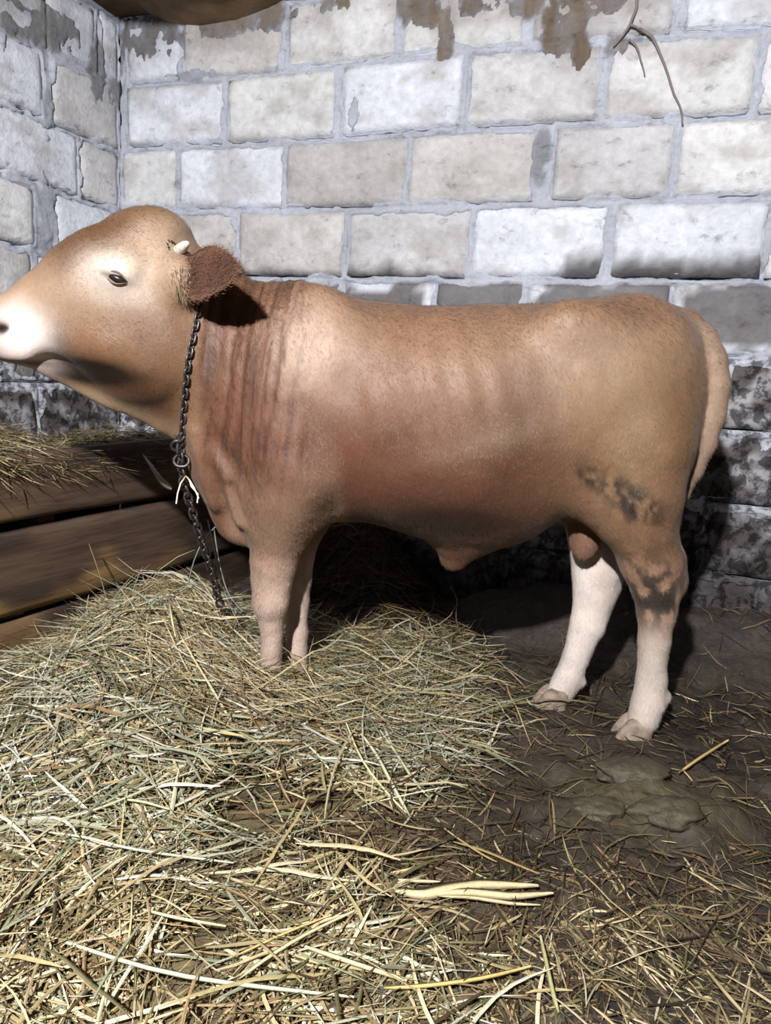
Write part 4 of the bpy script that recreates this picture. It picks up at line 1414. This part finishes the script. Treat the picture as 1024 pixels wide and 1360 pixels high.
fl = fbm(v3(c[:, 0] * 2.2, c[:, 1] * 2.2, 3), 62, 2) * 9
parts.append(strands('t', c, fl + rg.normal(0, 1.0, n), rg.gamma(2.5, .03, n).clip(.015, .24), rg.uniform(.0006, .0026, n), pick(w_, n, rg), ground, np.abs(rg.normal(0, .007, n)), .8, .10, 6, rg))
add_stuff('trampled_straw', parts, 'dark trampled straw pressed into the dung on the right of the floor', 'straw')

# hay in the manger
def mang_top(x, y):
    s = (x - NL[0] * MD) * EL[0] + (y - NL[1] * MD) * EL[1] - mang0
    o_ = NL[0] * x + NL[1] * y - MD
    return .56 + .16 * np.exp(-((s - 1.45) / .42) ** 2 - ((o_ + .32) / .28) ** 2) + .06 * np.exp(-((s - .5) / .3) ** 2 - ((o_ + .3) / .3) ** 2) - .25 * smooth(-.5, -.75, o_) * 0
parts = []
for (s0, ss, o0, so, nn, pal) in ((1.45, .28, -.25, .17, 5200, 'olive'), (1.5, .22, -.12, .09, 1800, 'gold'), (.8, .4, -.25, .2, 2600, 'brown'), (.45, .25, -.12, .08, 700, 'olive')):
    s = rg.normal(s0, ss, nn); o_ = np.clip(rg.normal(o0, so, nn), -.72, -.03)
    ok = (s > .08) & (s < 2.3)
    s, o_ = s[ok], o_[ok]; n = len(s)
    P_ = np.array([NL[0] * MD, NL[1] * MD]) + EL[:2] * (s + mang0)[:, None] + NL[:2] * o_[:, None]
    w_ = {'gold': .2 * np.ones(n), 'olive': .3 * np.ones(n), 'brown': .3 * np.ones(n), 'dark': .12 * np.ones(n)}
    w_[pal] = w_[pal] + .6
    parts.append(strands('m', P_, rg.normal(-1.0, .9, n), rg.gamma(4, .035, n).clip(.05, .3), rg.uniform(.0007, .0022, n), pick(w_, n, rg), mang_top, rg.normal(-.012, .02, n), 1.5, .2, 6, rg, stiff=.6))
add_stuff('manger_hay', parts, 'loose hay heaped in the plank manger at the left edge', 'hay')
# bed of packed hay that fills the manger under the loose stalks
ns, no = 50, 24
s, o_ = np.meshgrid(np.linspace(.05, 2.32, ns), np.linspace(-.76, -.05, no), indexing='ij')
X = NL[0] * MD + EL[0] * (s + mang0) + NL[0] * o_; Y = NL[1] * MD + EL[1] * (s + mang0) + NL[1] * o_
Z = mang_top(X, Y) - .03 + (fbm(v3(X * 20, Y * 20, 0), 3, 3) - .5) * .03
pk = vcol_mat('packed_hay', .9, .1, 60, .4, .6, bdist=.01)
cc = lin(104, 84, 56) * (.6 + .8 * fbm(v3(X * 25, Y * 25, 3), 8, 3)[..., None])
fm = mesh_np('packed_hay', v3(X, Y, Z).reshape(-1, 3), grid_faces(ns, no), pk, cc.reshape(-1, 3))
if fm.polygons[0].normal.z < 0: fm.flip_normals()
link('packed_hay', fm, kind='stuff', label='brown packed hay filling the manger under the loose stalks', cat='hay')

# old brown hay against the back wall, seen under the belly
parts = []
def back_top(x, y):
    wd = (x - CORNER[0]) * NB[0] + (y - CORNER[1]) * NB[1]
    return ground(x, y) + .30 * np.exp(-((x + .12) / .22) ** 2) * smooth(.6, .1, wd)
nn = 3600
x = rg.normal(-.12, .16, nn); wd = np.abs(rg.normal(.05, .2, nn)) + .06
y = (wd - NB[0] * (x - CORNER[0])) / NB[1] + CORNER[1]
ok = manger_clear(x, y - .03)
c = np.stack([x, y], 1)[ok]; n = len(c)
w_ = {'brown': .8 * np.ones(n), 'gold': .25 * np.ones(n), 'dark': .5 * np.ones(n)}
parts.append(strands('k', c, rg.normal(.3, .7, n), rg.gamma(4, .03, n).clip(.05, .25), rg.uniform(.0008, .0024, n), pick(w_, n, rg) * np.array([.5, .4, .34]), back_top, rg.normal(0, .012, n), 1.5, .25, 6, rg))  # brown tint darkened further to paint in the shade under the belly
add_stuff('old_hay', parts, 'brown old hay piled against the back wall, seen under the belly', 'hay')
# ------------------------------------------------------------------ single stalks that stand out, each its own thing
def stalk(name, pts, w, colr, label, cat='straw', lift=.006, H=None):
    """pts: pixels on the floor, first pass; they are laid on the bedding in metres"""
    Hh = H or top
    out = []
    for (x, y, dz) in pts:
        z = .03
        for _ in range(6):
            q = floor_at(x, y, z)
            z = float(Hh(q[0], q[1])) + lift + dz
        out.append(floor_at(x, y, z))
    out = np.array(out)
    t = np.linspace(0, 1, len(out)); tt = np.linspace(0, 1, 10)
    P_ = np.stack([np.interp(tt, t, out[:, k]) for k in range(3)], 1)
    for _ in range(2): P_[1:-1] = (P_[:-2] + 2 * P_[1:-1] + P_[2:]) / 4
    ww = w * (1 - .5 * np.abs(2 * tt - 1) ** 4)
    me = blade_mesh(P_ - P_[5], ww, colr, name, straw_mat, side=(0.05, -.35, 1))
    return link(name, me, label=label, cat=cat, loc=tuple(P_[5]))
PALE, GRN, GLD, TANC = lin(216, 206, 160), lin(178, 180, 150), lin(206, 180, 118), lin(196, 166, 110)
stalk('straw_stalk', [(55, 1240, .01), (120, 1262, .02), (220, 1295, .03), (340, 1310, .03), (470, 1324, .02)], .0038, lin(206, 206, 178), 'longest pale straw stalk in the foreground, lying nearly level at bottom left')
stalk('straw_stalk', [(318, 1300, .02), (350, 1275, .03), (400, 1243, .04), (470, 1210, .03)], .0034, PALE, 'pale straw stalk slanting up to the right in the foreground middle')
stalk('straw_stalk', [(308, 1272, .02), (380, 1238, .03), (440, 1215, .03)], .0026, GLD, 'yellow straw stalk just above the slanting pale foreground stalk')
stalk('straw_stalk', [(190, 1208, .02), (240, 1220, .03), (300, 1230, .02)], .003, PALE, 'short whitish stalk above the longest foreground stalk')
stalk('straw_stalk', [(70, 1106, .02), (120, 1112, .03), (170, 1128, .03), (310, 1146, .02)], .0032, lin(200, 204, 174), 'wavy pale green stalk left of centre in the hay')
stalk('straw_stalk', [(150, 1060, .01), (190, 1064, .03), (225, 1075, .02)], .003, PALE, 'short bright stalk in the middle of the left hay')
stalk('straw_stalk', [(30, 1098, .01), (120, 1080, .02), (200, 1045, .03), (262, 1022, .02)], .0034, GRN, 'long grey green stalk rising to the right in the left hay')
stalk('straw_stalk', [(480, 975, .04), (500, 1000, .03), (520, 1040, .02), (545, 1085, .01)], .005, lin(196, 196, 166), 'broad pale blade drooping over the right edge of the hay')
stalk('straw_stalk', [(505, 970, .04), (530, 1005, .03), (548, 1035, .02), (572, 1062, .01)], .004, GRN, 'narrow grey green blade beside the broad drooping blade')
stalk('straw_stalk', [(460, 960, .05), (480, 1012, .03), (520, 1060, .02), (540, 1080, .01)], .003, PALE, 'thin pale blade left of the broad drooping blade')
stalk('straw_stalk', [(400, 1255, .02), (450, 1272, .03), (510, 1292, .02), (540, 1302, .01)], .0042, PALE, 'bright flat stalk at the bottom centre')
stalk('straw_stalk', [(510, 1312, .01), (560, 1310, .02), (640, 1300, .02), (705, 1283, .02)], .0036, GLD, 'long golden stalk curving right at the bottom centre')
stalk('straw_stalk', [(718, 1243, .02), (726, 1278, .02), (735, 1320, .02), (742, 1345, .01)], .0042, lin(172, 168, 122), 'olive stalk pointing toward the viewer at bottom right of centre')
stalk('straw_stalk', [(940, 1290, .01), (965, 1320, .02), (990, 1348, .01)], .004, lin(170, 156, 116), 'dull stalk in the bottom right corner', H=ground)
stalk('straw_stalk', [(902, 1026, .01), (930, 1006, .012), (967, 983, .012)], .0048, lin(206, 178, 122), 'lone yellow stick on the dung at the right', H=ground)
stalk('straw_stalk', [(908, 1024, .005), (914, 1030, .005), (920, 1038, .0)], .003, lin(170, 146, 100), 'short stub at the foot of the lone yellow stick', H=ground)
stalk('straw_stalk', [(960, 1060, .004), (980, 1060, .004), (1001, 1060, .004)], .0022, lin(150, 134, 96), 'thin level straw below the lone yellow stick', H=ground)
stalk('straw_stalk', [(785, 1017, .004), (795, 1022, .004), (804, 1029, .004)], .003, lin(200, 186, 150), 'small bright straw bit in front of the near hind foot', H=ground)
stalk('straw_stalk', [(645, 862, .01), (670, 885, .006), (700, 915, .004)], .0026, lin(170, 160, 128), 'thin straw lying on the dung toward the far hind foot', H=ground)
stalk('straw_stalk', [(602, 1118, .01), (640, 1128, .01), (690, 1150, .008), (722, 1163, .006)], .003, lin(150, 130, 84), 'brownish stalk above the pale husk', H=ground)
stalk('straw_stalk', [(590, 1100, .01), (606, 1112, .012), (640, 1135, .012), (660, 1145, .01)], .0026, lin(160, 142, 100), 'short stalk lying over the brownish stalk', H=ground)
stalk('straw_stalk', [(355, 830, .05), (368, 813, .09), (386, 800, .13)], .0028, lin(214, 196, 150), 'pale straw standing against the near front leg')
stalk('straw_stalk', [(222, 772, .06), (226, 810, .06), (233, 845, .04)], .0034, lin(206, 196, 156), 'upright pale stem on top of the straw heap')
# wide split husk in the foreground right
husk = empty('maize_husk', tuple(floor_at(620, 1185, .02)), 'cream split husk with four points lying in the right foreground', 'husk')
for pts, w in (([(524, 1182), (560, 1188), (600, 1180), (640, 1174), (715, 1176)], .0125), ([(524, 1168), (560, 1170), (585, 1171)], .004), ([(560, 1188), (620, 1184), (680, 1190), (735, 1186)], .0085), ([(580, 1190), (630, 1192), (680, 1200), (718, 1202)], .004)):
    P_ = []
    for i, (x, y) in enumerate(pts):
        q = floor_at(x, y, .03); P_.append(floor_at(x, y, float(ground(q[0], q[1])) + .022))
    P_ = np.array(P_); t = np.linspace(0, 1, len(P_)); tt = np.linspace(0, 1, 12)
    P_ = np.stack([np.interp(tt, t, P_[:, k]) for k in range(3)], 1)
    ww = w * np.sin(np.clip(tt * .94 + .04, 0, 1) * math.pi) ** .55
    me = blade_mesh(P_, ww, lin(204, 188, 150), 'leaf_strip', straw_mat, side=(0.05, -.4, 1))
    o = link('leaf_strip', me, husk); o.matrix_parent_inverse = Matrix.Translation(-husk.location)

# stems hanging down beside the chain in front of the manger
def hung(name, pts, w, colr, label, cat='straw'):
    P_ = np.array([at(x, y, Y) for x, y, Y in pts]); t = np.linspace(0, 1, len(P_)); tt = np.linspace(0, 1, 12)
    P_ = np.stack([np.interp(tt, t, P_[:, k]) for k in range(3)], 1)
    for _ in range(2): P_[1:-1] = (P_[:-2] + 2 * P_[1:-1] + P_[2:]) / 4
    me = blade_mesh(P_ - P_[5], w, colr, name, straw_mat)
    return link(name, me, label=label, cat=cat, loc=tuple(P_[5]))
gcol = lin(128, 134, 128)
hung('grass_stem', [(284, 700, 2.05), (290, 745, 2.06), (302, 790, 2.06), (322, 812, 2.06)], .0028, gcol, 'long grey green stem arching down right of the chain end', 'grass')
hung('grass_stem', [(276, 690, 2.05), (286, 735, 2.06), (296, 785, 2.06), (318, 830, 2.05)], .0022, gcol * 1.15, 'second grey stem close left of the arching stem', 'grass')
hung('grass_stem', [(288, 698, 2.05), (270, 715, 2.05), (256, 748, 2.06), (250, 775, 2.06)], .0022, gcol, 'grey stem bowing left beside the chain end', 'grass')
hung('grass_stem', [(118, 722, 2.25), (128, 750, 2.22), (136, 775, 2.20), (142, 798, 2.18)], .002, lin(120, 116, 84), 'thin stem leaning against the middle manger plank', 'grass')
hung('dry_leaf', [(190, 604, 2.50), (203, 622, 2.44), (214, 640, 2.42), (228, 650, 2.42)], [.003, .004, .005, .006, .007, .008, .009, .010, .011, .011, .009, .004], lin(150, 142, 134), 'grey dry leaf hanging over the manger edge left of the chain', 'leaf')
hung('grass_stem', [(598, 778, 2.55), (606, 792, 2.55), (608, 800, 2.55), (604, 822, 2.55), (612, 842, 2.55)], .0018, lin(120, 110, 100), 'crooked thin stem standing under the belly', 'grass')

# dry roots hanging over the upper wall on the right
root_m, nt, b = new_mat('dry_root', .9, .1); b.inputs['Base Color'].default_value = (*lin(128, 120, 116), 1)
def wallpt(px, py, h=.012):
    d = ray(px, py)
    P_ = CAMP + d * ((NB @ CORNER - NB @ CAMP) / (NB @ d))
    return P_ + NB * h
root = empty('dry_root', tuple(wallpt(848, 40)), 'thin grey dry root hanging down the upper right of the block wall', 'root')
for pts, r0 in (([(846, -8), (845, 15), (838, 35), (826, 52), (816, 64)], .006), ([(836, 55), (846, 64), (852, 80), (857, 103)], .0045), ([(850, 40), (868, 52), (878, 78), (890, 110), (899, 134), (906, 152), (907, 168)], .0055), ([(838, 35), (850, 40)], .005)):
    P_ = np.array([wallpt(x, y, .014) for x, y in pts]); t = np.linspace(0, 1, len(P_)); tt = np.linspace(0, 1, 14)
    P_ = np.stack([np.interp(tt, t, P_[:, k]) for k in range(3)], 1)
    P_ += (fbm(P_ * 25, 4, 2)[:, None] - .5) * .012
    Vv, Ff = tube_data(P_, r0 * (1 - .5 * tt), 7)
    o = link('root_strand', mesh_np('root_strand', Vv, Ff, root_m), root); o.matrix_parent_inverse = Matrix.Translation(-root.location)

# trodden dung pats
dung_mat = vcol_mat('dung', .6, .4, 40, .3, .7, bdist=.012)
for (px, py, rx, ry, rz, lab) in ((842, 1022, .085, .05, .03, 'lumpy olive dung pat in front of the near hind foot'),
                                  (890, 1070, .075, .045, .035, 'greyish dung pat lying nearer the viewer, below the lone yellow stick'),
                                  (800, 1060, .06, .035, .022, 'small flat dung pat left of the other two')):
    c = floor_at(px, py, .04)
    bm = bmesh.new(); bmesh.ops.create_icosphere(bm, subdivisions=4, radius=1.0)
    V_ = np.array([v.co[:] for v in bm.verts])
    nn_ = fbm(V_ * 2.0 + px, 33, 3)
    V_ = V_ * (.6 + .8 * nn_[:, None]) * (1 + .12 * (fbm(V_ * 9, 34, 2)[:, None] - .5)) * np.array([rx, ry, rz])
    F_ = np.array([[v.index for v in f_.verts] for f_ in bm.faces]); bm.free()
    cc = lin(72, 66, 52) * (.6 + .8 * fbm(V_ * 30 + px, 3, 3)[:, None])
    gz = float(ground(c[0], c[1]))
    link('dung_pat', mesh_np('dung_pat', V_, F_, dung_mat, cc), label=lab, cat='dung', loc=(c[0], c[1], gz))
